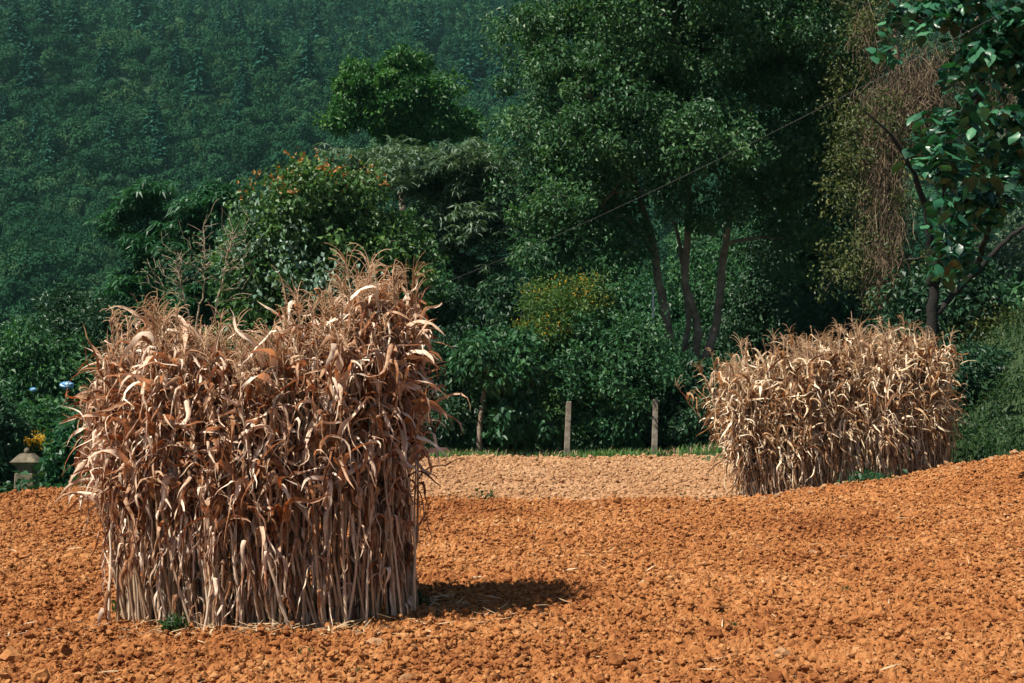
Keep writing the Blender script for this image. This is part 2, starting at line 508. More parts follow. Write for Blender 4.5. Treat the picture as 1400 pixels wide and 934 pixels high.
def leaf_quads(pos, d, nrm, L, W, fold=0.25, curl=0.15):
    d = norm(d); nrm = norm(nrm - (nrm * d).sum(-1, keepdims=True) * d)
    sd = np.cross(d, nrm)
    L = L[:, None]; W = W[:, None]
    V = np.stack([pos, pos + d * L * .42 + sd * W * .5 + nrm * W * fold, pos + d * L - nrm * L * curl, pos + d * L * .42 - sd * W * .5 + nrm * W * fold], 1)
    return V.reshape(-1, 3), np.arange(len(pos) * 4).reshape(-1, 4)


def clump_leaves(A, C, R, per, L, wr=0.5, up=0.6, droop=0.35, flat=0.75, rnd_off=0.0, rosette=0):
    """leaves round each cluster centre C with radius R"""
    n = len(C)
    if rosette:
        m = max(1, per // rosette)
        cen = np.repeat(C, m, 0) + norm(rng.normal(size=(n * m, 3))) * (np.repeat(R, m) * rng.uniform(0, 1, n * m) ** .4)[:, None] * np.array([1, 1, flat])
        cr = np.repeat(np.repeat(rng.uniform(0, 1, n), m), rosette)
        a = rng.uniform(0, 6.28, n * m)[:, None] + np.arange(rosette)[None] / rosette * 6.28 + rng.normal(0, .2, (n * m, rosette))
        tilt = rng.normal(0, .35, (n * m, 1, 2))
        d = np.stack([np.cos(a), np.sin(a), np.zeros_like(a)], -1)
        d[..., 2] = (d[..., :2] * tilt).sum(-1) - droop + rng.normal(0, .12, a.shape)
        d = d.reshape(-1, 3); pos = np.repeat(cen, rosette, 0)
        nr = np.array([0, 0, 1.]) + rng.normal(0, .25, d.shape)
    else:
        pos0 = norm(rng.normal(size=(n * per, 3)))
        rad = rng.uniform(0, 1, n * per) ** 0.45
        out = pos0 * np.array([1, 1, flat])
        pos = np.repeat(C, per, 0) + out * (np.repeat(R, per) * rad)[:, None]
        cr = np.repeat(rng.uniform(0, 1, n), per)
        d = pos0 * .6 + rng.normal(0, .6, pos0.shape) + np.array([0, 0, -droop])
        nr = np.array([0, 0, up]) + rng.normal(0, .55, pos0.shape) + pos0 * .35
    N = len(pos)
    Ls = L * rng.uniform(.65, 1.3, N)
    V, F = leaf_quads(pos, d, nr, Ls, Ls * wr * rng.uniform(.8, 1.2, N))
    r = np.clip(cr * .45 + rng.uniform(0, 1, N) ** 1.3 * .55 + rnd_off, 0, 1)
    A.add(V, F, np.repeat(r, 4))


def lobe_points(lobes, n, shell=0.38):
    """lobes: (px,py,Y,rx_px,ry_px,depth_m) -> cluster centres in the volume of each lobe"""
    vol = np.array([l[3] * l[4] * max(l[5], .3) for l in lobes]) ** 0.8
    cnt = np.maximum(2, (vol / vol.sum() * n)).astype(int)
    out = []
    for l, k in zip(lobes, cnt):
        c = P(l[0], l[1], l[2]); sc = l[2] / FPX; rag = 1 + .30 * np.clip(rng.normal(0, 1, (k, 1)), -.6, 1.4)
        q = norm(rng.normal(size=(k, 3))) * (rng.uniform(0, 1, k) ** shell)[:, None]
        q = q * rag
        out.append(c + q * np.array([l[3] * sc, l[5], l[4] * sc]))
    return np.concatenate(out)


def smooth_path(pts, S):
    pts = np.asarray(pts, float)
    t = np.concatenate([[0], np.cumsum(np.linalg.norm(np.diff(pts, axis=0), axis=1))]); t /= t[-1]
    u = np.linspace(0, 1, S)
    o = np.stack([np.interp(u, t, pts[:, k]) for k in range(3)], -1)
    for _ in range(2):
        o[1:-1] = (o[:-2] + 2 * o[1:-1] + o[2:]) / 4
    return o


def skeleton(trunks, C, r_twig, limit=None):
    """trunks: list of (pts, r0, r1). Joins every cluster centre to the nearest wood with a curved, tapering branch."""
    A = Acc(); nodes, rads = [], []
    for pts, r0, r1 in trunks:
        p = smooth_path(pts, 40)
        p[1:] += rng.normal(0, 0.012, (39, 3)) * np.array([1, 1, .3])
        r = np.linspace(r0, r1, 40); r[0] *= 1.25
        V, F = tubes(p[None], r[None], 9); A.add(V, F)
        nodes += list(p); rads += list(r)
    N = np.array(nodes); Rr = np.array(rads)
    order = np.argsort([np.min(np.linalg.norm(N - c, axis=1)) for c in C])
    if limit is not None: order = order[:limit]
    for k in order:
        c = C[k]
        dd = np.linalg.norm(N - c, axis=1) + 0.9 * np.maximum(0, N[:, 2] - c[2] + .1) + 0.15 * (Rr < r_twig * 1.2)
        j = int(np.argmin(dd)); a = N[j]
        l = np.linalg.norm(c - a)
        if l < 0.08: continue
        s = np.linspace(0, 1, 6)[:, None]
        p = a + (c - a) * s + np.array([0, 0, 1]) * (s * (1 - s)) * l * rng.uniform(-.05, .35) + rng.normal(0, .03 * l, (6, 3)) * (s * (1 - s)) * 2
        ra = min(Rr[j] * .75, r_twig * (1 + 1.6 * l))
        r = np.linspace(ra, max(.004, ra * .35), 6)
        V, F = tubes(p[None], r[None], 5); A.add(V, F)
        N = np.concatenate([N, p[2:]]); Rr = np.concatenate([Rr, r[2:]])
    return A


def tree(name, label, cat, lobes, base, trunks, leafmat, n, per, L, R=0.4, wr=.5, up=.6, droop=.35, flat=.75, rosette=0, bark="bark",
         group=None, twig=0.018, shell=.38, limit=None, accent=None, crown="crown"):
    """thing > trunk (with its limbs), crown"""
    root = thing(name, label, cat, base, group)
    C = lobe_points(lobes, n, shell)
    skeleton(trunks, C, twig, limit).build("trunk", M[bark], root, True, base)
    A = Acc()
    Rs = R * rng.uniform(.6, 1.35, len(C))
    clump_leaves(A, C, Rs, per, L, wr, up, droop, flat, 0, rosette)
    A.build(crown, M[leafmat], root, False, base)
    if accent:
        mat, aname, frac, pr, Lx, fn = accent
        k = fn(C); k = k[rng.uniform(0, 1, len(k)) < frac]
        B = Acc()
        clump_leaves(B, k, np.full(len(k), R * .8) * rng.uniform(.5, 1.1, len(k)), pr, Lx, wr, .5, -.4, .9)
        B.build(aname, M[mat], root, False, base)
    return root, C


def gpt(px, Y):
    x = (px - 700) / FPX * Y
    return np.array([x, Y, float(under_z(np.array(x), np.array(float(Y))))])


# ---- the tall many-stemmed tree in the middle
Y = 31.0
b = gpt(940, Y)
tr = [([P(932, 610, Y), P(930, 540, Y), P(924, 500, Y), P(912, 440, Y), P(899, 380, Y), P(893, 340, Y), P(880, 280, Y), P(850, 200, Y - .6), P(800, 120, Y - .8)], .135, .04),
      ([P(945, 610, Y), P(951, 520, Y), P(950, 480, Y), P(957, 445, Y), P(947, 415, Y), P(934, 392, Y), P(938, 360, Y), P(943, 290, Y), P(940, 190, Y), P(925, 60, Y), P(920, -60, Y)], .105, .04),
      ([P(950, 600, Y), P(955, 515, Y), P(962, 490, Y), P(976, 463, Y + .2), P(983, 420, Y + .2), P(989, 355, Y + .3), P(998, 300, Y + .3), P(1008, 230, Y + .4), P(1030, 130, Y + .4), P(1050, 20, Y + .4)], .115, .04),
      ([P(928, 520, Y + .4), P(936, 470, Y + .5), P(942, 440, Y + .6), P(938, 405, Y + .7), P(930, 330, Y + .9), P(900, 250, Y + 1.2)], .07, .03),
      ([P(893, 345, Y), P(860, 300, Y - .5), P(800, 270, Y - 1.0), P(760, 250, Y - 1.2)], .06, .025)]
lob = [(900, 60, Y, 170, 120, 2.6), (790, 90, Y - .6, 95, 90, 1.9), (760, 190, Y - .8, 70, 60, 1.4), (790, 275, Y - 1, 80, 60, 1.5), (765, 345, Y - 1, 60, 60, 1.2),
       (840, 315, Y - .6, 50, 45, 1.0), (870, 200, Y - 1.2, 110, 80, 1.6), (960, 190, Y - 1.4, 80, 70, 1.4), (950, -50, Y, 210, 80, 2.8), (1060, 60, Y, 110, 90, 2.2),
       (1070, 180, Y + .4, 85, 75, 1.7), (1110, 280, Y + .6, 75, 75, 1.4), (1050, 250, Y, 60, 40, 1.1), (960, 285, Y - .8, 60, 30, .9), (1125, 70, Y + .2, 60, 80, 1.4), (1145, 170, Y + .4, 45, 70, 1.1), (730, 40, Y - .4, 45, 45, 1.0)]
tree("spreading_tree", "tall tree with four crooked grey stems and glossy leaves in the middle tree line", "tree", lob, b, tr,
     "glossy_leaf", 780, 165, .11, .46, wr=.62, up=.5, droop=.45, twig=.016)

# ---- dark trees behind it, to the right
Y = 37.0
b = gpt(1090, Y)
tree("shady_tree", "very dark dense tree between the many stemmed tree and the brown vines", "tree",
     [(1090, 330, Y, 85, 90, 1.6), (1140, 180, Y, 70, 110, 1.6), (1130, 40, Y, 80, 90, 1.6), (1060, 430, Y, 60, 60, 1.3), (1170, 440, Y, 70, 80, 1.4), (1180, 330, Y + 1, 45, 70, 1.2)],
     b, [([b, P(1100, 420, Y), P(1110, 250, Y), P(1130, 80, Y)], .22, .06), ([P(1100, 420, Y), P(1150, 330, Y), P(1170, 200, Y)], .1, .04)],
     "dark_leaf", 380, 95, .14, .62, wr=.6, bark="shade_toned_bark", twig=.02)

# ---- tree hung with dry brown vines
Y = 29.0
b = gpt(1205, Y)
root, C = tree("vine_draped_tree", "tall tree hung with long dry brown vines beside the dark fork trunked tree", "tree",
     [(1175, 60, Y, 45, 70, 1.2), (1165, 200, Y - .3, 35, 90, 1.0), (1190, 330, Y - .4, 55, 80, 1.1), (1240, 380, Y - .5, 50, 60, 1.0), (1290, 120, Y + .6, 90, 90, 1.2), (1220, -20, Y, 80, 40, 1.5), (1160, 240, Y - .9, 20, 120, .5), (1240, 400, Y - 1.0, 40, 35, .6), (1215, 190, Y - 1.3, 45, 110, .25)],
     b, [([b, P(1212, 400, Y + .5), P(1222, 250, Y + .6), P(1225, 100, Y + .6), P(1230, -40, Y + .6)], .2, .07), ([P(1222, 250, Y + .6), P(1290, 120, Y + .8), P(1340, 20, Y + .8)], .09, .04)],
     "olive_leaf", 290, 55, .085, .36, wr=.55, twig=.014)


def strands(A, lobes, n, lmin, lmax, r, wob=.10, lean=.1):
    C = lobe_points(lobes, n, .6)
    n = len(C); S = 9
    s = np.linspace(0, 1, S)[None]
    L = rng.uniform(lmin, lmax, n)[:, None]
    p = np.zeros((n, S, 3))
    for k in (0, 1):
        p[..., k] = C[:, k, None] + rng.normal(0, lean, (n, 1)) * L * s + wob * rng.normal(0, 1, (n, 1)) * np.sin(s * rng.uniform(3, 9, (n, 1)) + rng.uniform(0, 6, (n, 1)))
    p[..., 2] = C[:, 2, None] + L * (.5 - s)
    V, F = tubes(p, np.full((n, S), r) * rng.uniform(.5, 1.4, (n, 1)), 3)
    F = F.reshape(-1, 4)
    A.add(V, F, np.repeat(rng.uniform(0, 1, n), S * 3))


A = Acc()
strands(A, [(1213, 260, Y - .6, 32, 100, .8), (1205, 180, Y - .5, 28, 80, .8), (1250, 140, Y - .2, 42, 55, .9), (1208, 360, Y - .9, 22, 70, .5)], 1700, .25, 1.3, .0055, .10, .14)
strands(A, [(1270, 120, Y + .2, 50, 55, .9), (1370, 140, Y + .4, 50, 40, .9), (1185, 45, Y - .6, 12, 25, .5)], 700, .3, 1.2, .0055, .10, .2)
A.build("dry_vines", M["vine"], root, False, b)

# ---- bright round tree high behind
Y = 50.0
b = gpt(550, Y)
tree("round_tree", "bright green round headed tree rising above the others against the hillside", "tree",
     [(498, 112, Y, 32, 24, 1.0), (540, 92, Y, 36, 18, 1.0), (585, 122, Y, 34, 24, 1.0), (478, 150, Y, 28, 24, .9), (530, 145, Y, 40, 26, 1.2), (600, 162, Y, 36, 22, 1.0), (555, 178, Y, 40, 16, 1.0), (632, 172, Y, 20, 12, .6), (472, 122, Y, 18, 16, .6), (548, 128, Y, 60, 36, 1.5)],
     b, [([b, P(552, 330, Y), P(548, 220, Y), P(540, 150, Y)], .22, .08)], "bright_leaf", 165, 190, .18, .52, wr=.6, twig=.022, shell=.6)

# ---- grey green feathery tree
Y = 38.0
b = gpt(625, Y)
tree("feathery_tree", "wide dull grey green tree with layered feathery leaves below the round bright tree", "tree",
     [(600, 245, Y, 105, 42, 2.2), (520, 225, Y + .5, 60, 25, 1.4), (650, 235, Y, 55, 40, 1.6), (660, 310, Y - .6, 60, 45, 1.5), (590, 320, Y - .4, 60, 45, 1.4), (700, 290, Y - .6, 30, 35, 1.0), (640, 390, Y - .2, 70, 40, 1.3)],
     b, [([b, P(628, 420, Y), P(620, 320, Y), P(590, 250, Y)], .2, .06), ([P(622, 340, Y), P(660, 280, Y), P(680, 250, Y)], .1, .04)],
     "grey_leaf", 330, 130, .24, .55, wr=.22, droop=.25, flat=.45, rosette=9, bark="shade_toned_bark", twig=.018)

# ---- bushy tree with orange shoots
Y = 29.0
b = gpt(405, Y)
tree("bushy_tree", "bushy tree with pale glinting leaves and orange young shoots behind the large corn shock", "tree",
     [(430, 275, Y, 65, 50, 1.4), (380, 330, Y - .4, 65, 60, 1.4), (470, 330, Y, 60, 70, 1.4), (345, 375, Y - .4, 45, 50, 1.0), (430, 400, Y - .5, 70, 60, 1.2), (540, 360, Y, 45, 60, 1.1), (400, 490, Y, 90, 70, 1.1), (500, 500, Y, 60, 70, 1.0), (330, 500, Y, 50, 60, .9), (430, 575, Y - .4, 110, 45, .9)],
     b, [([b, P(410, 480, Y), P(415, 380, Y), P(430, 280, Y)], .12, .04), ([P(412, 450, Y), P(370, 380, Y), P(350, 330, Y)], .07, .025), ([P(412, 440, Y), P(470, 370, Y), P(485, 290, Y)], .07, .025)],
     "warm_leaf", 680, 62, .125, .42, wr=.72, up=.35, droop=.6, twig=.012,
     accent=("orange_shoot", "reddish_foliage", .5, 9, .10, lambda C: C[(C[:, 2] > P(0, 290, Y)[2]) & (C[:, 1] < Y + .6)] + np.array([0, -.1, .22])))

greens("glint_leaf", (0.07, 0.13, 0.09), (0.12, 0.19, 0.14), (0.22, 0.29, 0.23), rough=0.4, trans=0.2)  # glints of light painted as a paler leaf colour
bt = bpy.data.objects["bushy_tree"]
C = lobe_points([(365, 340, 27.7, 65, 65, .5), (420, 385, 27.5, 70, 45, .5), (350, 300, 28.1, 40, 40, .4), (480, 395, 27.7, 50, 40, .4)], 260, .5)
A = Acc(); clump_leaves(A, C, np.full(len(C), .2), 4, .12, .75, .3, .8)
A.build("glint_foliage", M["glint_leaf"], bt, False, tuple(bt.location))

# ---- feathery palm-leaved young trees at left
for px, lobes, lab in ((200, [(195, 268, 44, 40, 24, 1.2), (210, 330, 44, 38, 34, 1.1), (160, 300, 44, 25, 22, .8), (195, 410, 44, 50, 50, 1.2), (200, 490, 44, 60, 50, 1.2)], "dark green tree of fanned leaf tufts standing left of the bare twigs"),
                       (275, [(285, 285, 43, 38, 28, 1.1), (262, 330, 43, 40, 30, 1.1), (310, 265, 43, 22, 16, .7), (280, 410, 43, 50, 50, 1.2), (290, 500, 43, 70, 50, 1.2)], "fresh green tree of fanned leaf tufts just behind the bare twiggy shrub")):
    Yt = lobes[0][2]; b = gpt(px, Yt)
    tree("tufted_tree", lab, "tree", lobes, b, [([b, P(px, 420, Yt), P(px + 2, 330, Yt), P(px - 2, 270, Yt)], .11, .03)], "fresh_leaf", 215, 100, .36, .5,
         wr=.16, droop=.25, flat=.5, rosette=11, bark="shade_toned_bark", twig=.014, group="tufted trees at the foot of the hill")

# ---- bare twiggy shrub behind the big shock
Y = 25.0
b = gpt(265, Y)
root = thing("bare_shrub", "leafless shrub of thin pale twigs rising behind the left of the large corn shock", "shrub", b)
C = lobe_points([(265, 350, Y, 55, 50, .8), (310, 320, Y, 35, 45, .6), (240, 380, Y, 35, 40, .6), (205, 370, Y, 25, 30, .5), (330, 350, Y, 30, 60, .5)], 320, .6)
skeleton([([b, P(262, 480, Y), P(255, 420, Y), P(240, 350, Y)], .035, .010), ([b, P(285, 470, Y), P(300, 400, Y), P(318, 320, Y)], .035, .010), ([b, P(262, 470, Y), P(280, 390, Y), P(278, 310, Y)], .03, .008)], C, .0065).build("branches", M["twig"], root, True, b)
A = Acc(); k = C[rng.uniform(0, 1, len(C)) < .35]
clump_leaves(A, k, np.full(len(k), .16), 6, .08, .5); A.build("last_leaves", M["hedge_leaf"], root, False, b)

# ---- shrubs and small trees along the far edge of the field
def shrub(name, label, px, Y, lobes, mat, n, per, L, R=.32, group=None, accent=None, bark="shade_toned_bark", stems=3, **k):
    b = gpt(px, Y)
    top = min(l[1] for l in lobes)
    trunks = []
    for i in range(stems):
        l = lobes[i % len(lobes)]
        bb = b + np.array([rng.uniform(-.15, .15), rng.uniform(-.15, .15), 0])
        m = P(l[0], l[1], l[2])
        trunks.append(([bb, bb * .5 + m * .5 + np.array([rng.uniform(-.1, .1), 0, 0]), m], .045, .014))
    return tree(name, label, "shrub", lobes, b, trunks, mat, n, per, L, R, bark=bark, group=group, accent=accent, twig=.009, **k)


Y = 29.0
shrub("flowering_shrub", "yellow green shrub with small orange flowers right of the dark gap behind the pale field", 765, 28.4,
      [(765, 425, 28.4, 48, 38, .8), (745, 460, 28.2, 35, 30, .7), (800, 408, 28.4, 30, 26, .6)], "lime_leaf", 150, 70, .09, .34, wr=.35,
      accent=("yellow_flower", "blossoms", .45, 9, .07, lambda C: C[C[:, 1] < 28.5] + np.array([0, -.05, .12])))
shrub("rounded_shrub", "rounded blue green shrub in front of the stems of the tall tree", 835, 28.2,
      [(830, 470, 28.2, 62, 48, 1.1), (860, 520, 28, 60, 45, 1.0), (800, 510, 28, 50, 45, 1.0)], "hedge_leaf", 240, 95, .105, .38, wr=.5)
hg = "low shrubs along the far edge of the pale field"
hd = [(620, 27.5, [(612, 560, 27.5, 38, 48, .8), (600, 500, 28, 40, 50, .9)], "dark_leaf", "dark shrub just right of the large corn shock at the field edge"),
      (700, 27.4, [(705, 570, 27.4, 45, 42, .8), (710, 510, 27.8, 48, 48, .9)], "hedge_leaf", "glossy dark green shrub between the pale sapling trunk and the left concrete post"),
      (755, 27.8, [(755, 560, 27.8, 34, 48, .8), (760, 510, 28.2, 40, 30, .8)], "warm_leaf", "narrow leafy shrub directly left of the left concrete post"),
      (830, 27.2, [(825, 580, 27.8, 42, 30, .6), (845, 560, 28.1, 36, 40, .7)], "hedge_leaf", "low dark shrub midway between the two concrete posts"),
      (885, 27.9, [(885, 550, 28.5, 40, 50, .8), (920, 590, 28.0, 40, 22, .5)], "dark_leaf", "dark leafy shrub around the right concrete post"),
      (965, 27.6, [(960, 580, 27.6, 42, 34, .8), (985, 545, 27.9, 40, 40, .8)], "dark_leaf", "dark shrub below the tall tree, left of the smaller corn shock"),
      (920, 29.0, [(900, 510, 29.4, 35, 30, .7), (965, 520, 29.6, 35, 25, .6)], "fresh_leaf", "fresh green sunlit undergrowth bush at the foot of the tall tree"),
      (665, 29.5, [(655, 480, 29.5, 50, 60, 1.0), (690, 430, 30, 45, 50, 1.0), (600, 440, 31, 50, 60, 1.1)], "dark_leaf", "large gloomy shrub under the feathery grey green tree")]
for (px, Yh, lobes, mat, lab), (Lf, nc, wf, dr) in zip(hd, ((.10, 120, .5, .4), (.15, 105, .6, .7), (.085, 130, .5, .3), (.12, 95, .45, .6), (.10, 110, .6, .5), (.14, 110, .5, .6), (.09, 130, .5, .3), (.13, 125, .6, .6))):
    shrub("edge_shrub", lab, px, Yh, lobes, mat, nc, 80, Lf, .30, group=hg, wr=wf, droop=dr)

for px, Yh, lobes, mat, lab in (
        (985, 42, [(990, 400, 42, 60, 50, 1.4), (1030, 350, 43, 50, 45, 1.3), (960, 360, 43, 40, 40, 1.2)], "hedge_leaf", "blue green thicket seen between the stems of the tall tree"),
        (900, 44, [(905, 430, 44, 60, 45, 1.4), (930, 480, 42, 60, 40, 1.3)], "fresh_leaf", "sunlit green bush seen left of the tall tree's stems, behind the thin white pole"),
        (985, 38, [(985, 500, 38, 70, 40, 1.2), (1040, 470, 38, 50, 45, 1.2)], "dark_leaf", "dark thicket behind the smaller corn shock's left end"),
        (1150, 32, [(1140, 450, 32, 70, 50, 1.2), (1220, 450, 32, 60, 60, 1.2)], "dark_leaf", "dark thicket directly behind the smaller corn shock's middle"),
        (1300, 27.5, [(1265, 440, 27.5, 45, 60, .9), (1310, 400, 27.5, 35, 50, .8)], "dark_leaf", "dark bush behind the forked trunk at the right"),
        (860, 45, [(820, 390, 45, 60, 40, 1.4), (770, 370, 45, 50, 40, 1.3)], "hedge_leaf", "blue green thicket under the tall tree's left boughs, above the flowering shrub"),
        (560, 33, [(550, 410, 33, 50, 50, 1.2)], "hedge_leaf", "leafy bush between the orange tipped tree and the feathery tree")):
    shrub("thicket", lab, px, Yh, lobes, mat, 190, 85, .13, .5, group="undergrowth behind the field edge", wr=.55)

# slim sapling with a pale trunk
Y = 26.9
b = gpt(655, Y)
tree("sapling", "slim sapling with a pale crooked trunk and big glinting leaves at the field edge", "tree",
     [(668, 480, Y, 40, 32, .6), (640, 500, Y, 30, 25, .5), (690, 520, Y, 28, 25, .5)], b,
     [([b, P(656, 580, Y), P(660, 545, Y), P(664, 520, Y), P(668, 480, Y)], .065, .02)], "hedge_leaf", 70, 38, .14, .34, wr=.55, droop=.7, twig=.01)

# ---- broad-leaved tree at the right, its boughs reaching forward
Y = 21.5
b = gpt(1278, Y)
root = thing("broad_leaved_tree", "dark fork trunked tree at the right with big glossy leaves hanging into view", "tree", b)
reg = [(1235, 25, 17, 25, 20), (1270, 15, 17, 30, 20), (1320, 10, 16.5, 40, 25), (1380, 25, 16.5, 40, 35), (1350, 75, 17, 45, 35), (1395, 90, 17, 30, 35), (1225, 62, 16.5, 14, 14),
       (1262, 30, 16, 14, 14), (1345, 70, 15.5, 18, 15), (1318, 100, 16, 22, 14), (1290, 165, 15.5, 22, 18), (1330, 150, 15.5, 20, 18), (1275, 215, 15.2, 16, 25), (1295, 200, 15.2, 18, 25), (1305, 240, 15.2, 16, 15),
       (1340, 200, 16, 30, 25), (1385, 160, 16, 22, 25), (1395, 200, 16, 18, 25), (1365, 225, 17, 30, 25), (1250, 200, 15.4, 10, 14), (1285, 290, 15.0, 12, 16),
       (1280, 330, 15.0, 12, 12), (1294, 352, 15.0, 10, 18), (1330, 260, 18, 45, 28), (1315, 310, 18.5, 40, 25), (1300, 350, 19, 25, 30), (1370, 275, 18, 30, 20), (1430, 60, 17, 50, 80), (1440, 200, 17, 40, 60)]
C = np.concatenate([lobe_points([(a, c, d, e, f, .5)], max(4, int(e * f / 42)), .6) for a, c, d, e, f in reg])
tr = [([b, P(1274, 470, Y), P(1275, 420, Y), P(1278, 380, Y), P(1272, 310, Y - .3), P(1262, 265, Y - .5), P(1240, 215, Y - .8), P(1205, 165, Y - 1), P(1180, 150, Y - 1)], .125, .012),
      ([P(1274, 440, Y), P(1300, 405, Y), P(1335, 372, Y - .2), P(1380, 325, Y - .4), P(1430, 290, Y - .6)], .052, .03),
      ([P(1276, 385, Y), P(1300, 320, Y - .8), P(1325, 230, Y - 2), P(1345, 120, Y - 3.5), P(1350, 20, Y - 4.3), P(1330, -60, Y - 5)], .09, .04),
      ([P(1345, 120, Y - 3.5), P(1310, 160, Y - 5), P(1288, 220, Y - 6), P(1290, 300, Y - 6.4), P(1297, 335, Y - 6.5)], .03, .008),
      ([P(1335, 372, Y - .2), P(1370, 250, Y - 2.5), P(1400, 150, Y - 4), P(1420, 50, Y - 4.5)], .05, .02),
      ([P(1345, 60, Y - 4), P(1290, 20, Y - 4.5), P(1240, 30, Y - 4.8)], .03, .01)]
skeleton(tr, C, .008).build("trunk", M["shade_toned_bark"], root, True, b)
N = 5
p0 = np.repeat(C, N, 0) + rng.normal(0, .07, (len(C) * N, 3))
n = len(p0)
V, F = strip_leaves(p0, rng.uniform(0, 6.28, n), rng.uniform(1.5, 2.6, n), rng.uniform(.1, .8, n), rng.uniform(.12, .22, n), rng.uniform(.08, .14, n), rng.normal(0, .9, n), rng.uniform(.1, .45, n),
                    S=7, wprof=lambda s: np.clip(np.sin(np.pi * np.clip(s, 0, 1) ** .62) ** .8, 0.03, 1), ripple=.15)
A = Acc(); A.add(V, rep_faces(F, n, 21), np.repeat(rng.uniform(0, 1, n) ** 1.3, 21))
A.build("foliage", M["big_leaf"], root, True, b)

# ---- bushes on the bank at the right edge
for px, Yh, lobes, mat, lab in (
        (1370, 31, [(1360, 400, 31, 70, 55, 1.4), (1410, 340, 32, 50, 60, 1.3), (1320, 430, 31, 40, 40, 1.0)], "grey_leaf", "grey green bush at the right edge above the grassy bank"),
        (1345, 27, [(1345, 465, 27, 55, 28, .9), (1400, 455, 27, 40, 30, .9)], "olive_leaf", "sunlit olive bush behind the right end of the smaller corn shock"),
        (1370, 24, [(1310, 520, 24, 40, 45, .7), (1370, 520, 24.5, 45, 30, .7)], "dark_leaf", "dark bush low at the right, between the smaller shock and the grassy bank")):
    shrub("bank_shrub", lab, px, Yh, lobes, mat, 190, 80, .11, .38, group="bushes on the right bank", wr=.5)

# ---- lower left: trees and bushes beyond the field
for px, Yh, lobes, mat, lab in (
        (45, 33, [(40, 500, 33, 60, 50, 1.3), (15, 560, 32, 50, 50, 1.1), (80, 545, 32.5, 40, 50, 1.0)], "hedge_leaf", "leafy tree at the far left edge beyond the field, level with the blue plastic"),
        (120, 35, [(125, 470, 35, 55, 45, 1.3), (100, 430, 36, 40, 30, 1.0), (150, 520, 34, 40, 50, 1.0)], "dark_leaf", "dark leafy tree behind the left edge of the large corn shock")):
    tree("leafy_tree", lab, "tree", lobes, gpt(px, Yh), [([gpt(px, Yh), P(px, 580, Yh), P(px + 3, 500, Yh)], .11, .04)], mat, 240, 85, .13, .45, wr=.55, bark="shade_toned_bark", twig=.014,
         group="trees beyond the left corner of the field")
for px, Yh, lobes, mat, lab in (
        (10, 24.5, [(2, 615, 24.5, 24, 48, .6), (-15, 580, 24.5, 30, 40, .6)], "dark_leaf", "dark low bush at the far left edge beside the stone pillar"),
        (85, 27, [(90, 590, 27, 40, 30, .7), (60, 575, 27, 35, 22, .6)], "hedge_leaf", "low green bush behind the stone pillar"),
        (115, 21.8, [(116, 612, 21.8, 24, 26, .5), (100, 640, 21.5, 20, 20, .4)], "fresh_leaf", "broad leafed bean bush between the stone pillar and the large corn shock")):
    shrub("corner_shrub", lab, px, Yh, lobes, mat, 90, 60, .12, .3, group="bushes at the left corner of the field", wr=.65)
shrub("yellow_flowering_shrub", "small shrub topped with a band of yellow flowers behind the stone pillar", 50, 25.5, [(52, 617, 25.5, 20, 8, .35)], "fresh_leaf", 26, 40, .09, .2, wr=.5,
      accent=("yellow_flower", "blossoms", 1.0, 22, .07, lambda C: C + np.array([0, -.05, .12])))

# ------------------------------------------------------------------ the wooded hillside
def proto_broad(n, q):
    A = Acc()
    m = 10
    lob = norm(rng.normal(size=(m, 3)) + np.array([0, 0, .3])) * np.array([.30, .30, .26]) + np.array([0, 0, .58])
    k = n // m
    for c in lob:
        d = norm(rng.normal(size=(k, 3)) + np.array([0, 0, .35]))
        C = c + d * rng.uniform(.14, .24) * rng.uniform(.8, 1.1, (k, 1)) * np.array([1, 1, .9])
        nr = d + .6 * norm(c - np.array([0, 0, .5])) + rng.normal(0, .22, (k, 3))
        V, F = leaf_quads(C, rng.normal(size=(k, 3)), nr, np.full(k, q) * rng.uniform(.6, 1.3, k), np.full(k, q * .8), -.15, .15)
        A.add(V, F, np.repeat(np.clip(rng.uniform(0, .6, k) + rng.uniform(0, .4), 0, 1), 4))
    return np.concatenate(A.V), np.concatenate(A.F), np.concatenate(A.A)


def proto_conifer(tiers=19, per=30):
    A = Acc()
    for t in range(tiers):
        f = t / (tiers - 1)
        z = .12 + .86 * f; r = .30 * (1 - f) ** .85 + .02
        k = max(5, int(per * (1 - f * .6)))
        a = rng.uniform(0, 6.28) + np.arange(k) / k * 6.28 + rng.normal(0, .15, k)
        rr = r * rng.uniform(.65, 1.15, k)
        for q in (0., .45):
            pos = np.stack([np.cos(a) * rr * q, np.sin(a) * rr * q, np.full(k, z) - rr * q * .25 + rng.normal(0, .02, k)], -1)
            d = np.stack([np.cos(a), np.sin(a), np.full(k, -.42) + rng.normal(0, .2, k)], -1)
            nr = np.array([0, 0, 1.]) + rng.normal(0, .25, (k, 3))
            V, F = leaf_quads(pos, d, nr, rr * (1.0 if q == 0 else .62), rr * .24 + .012, -.18, .08)
            A.add(V, F, np.repeat(rng.uniform(0, 1, k), 4))
    return np.concatenate(A.V), np.concatenate(A.F), np.concatenate(A.A)


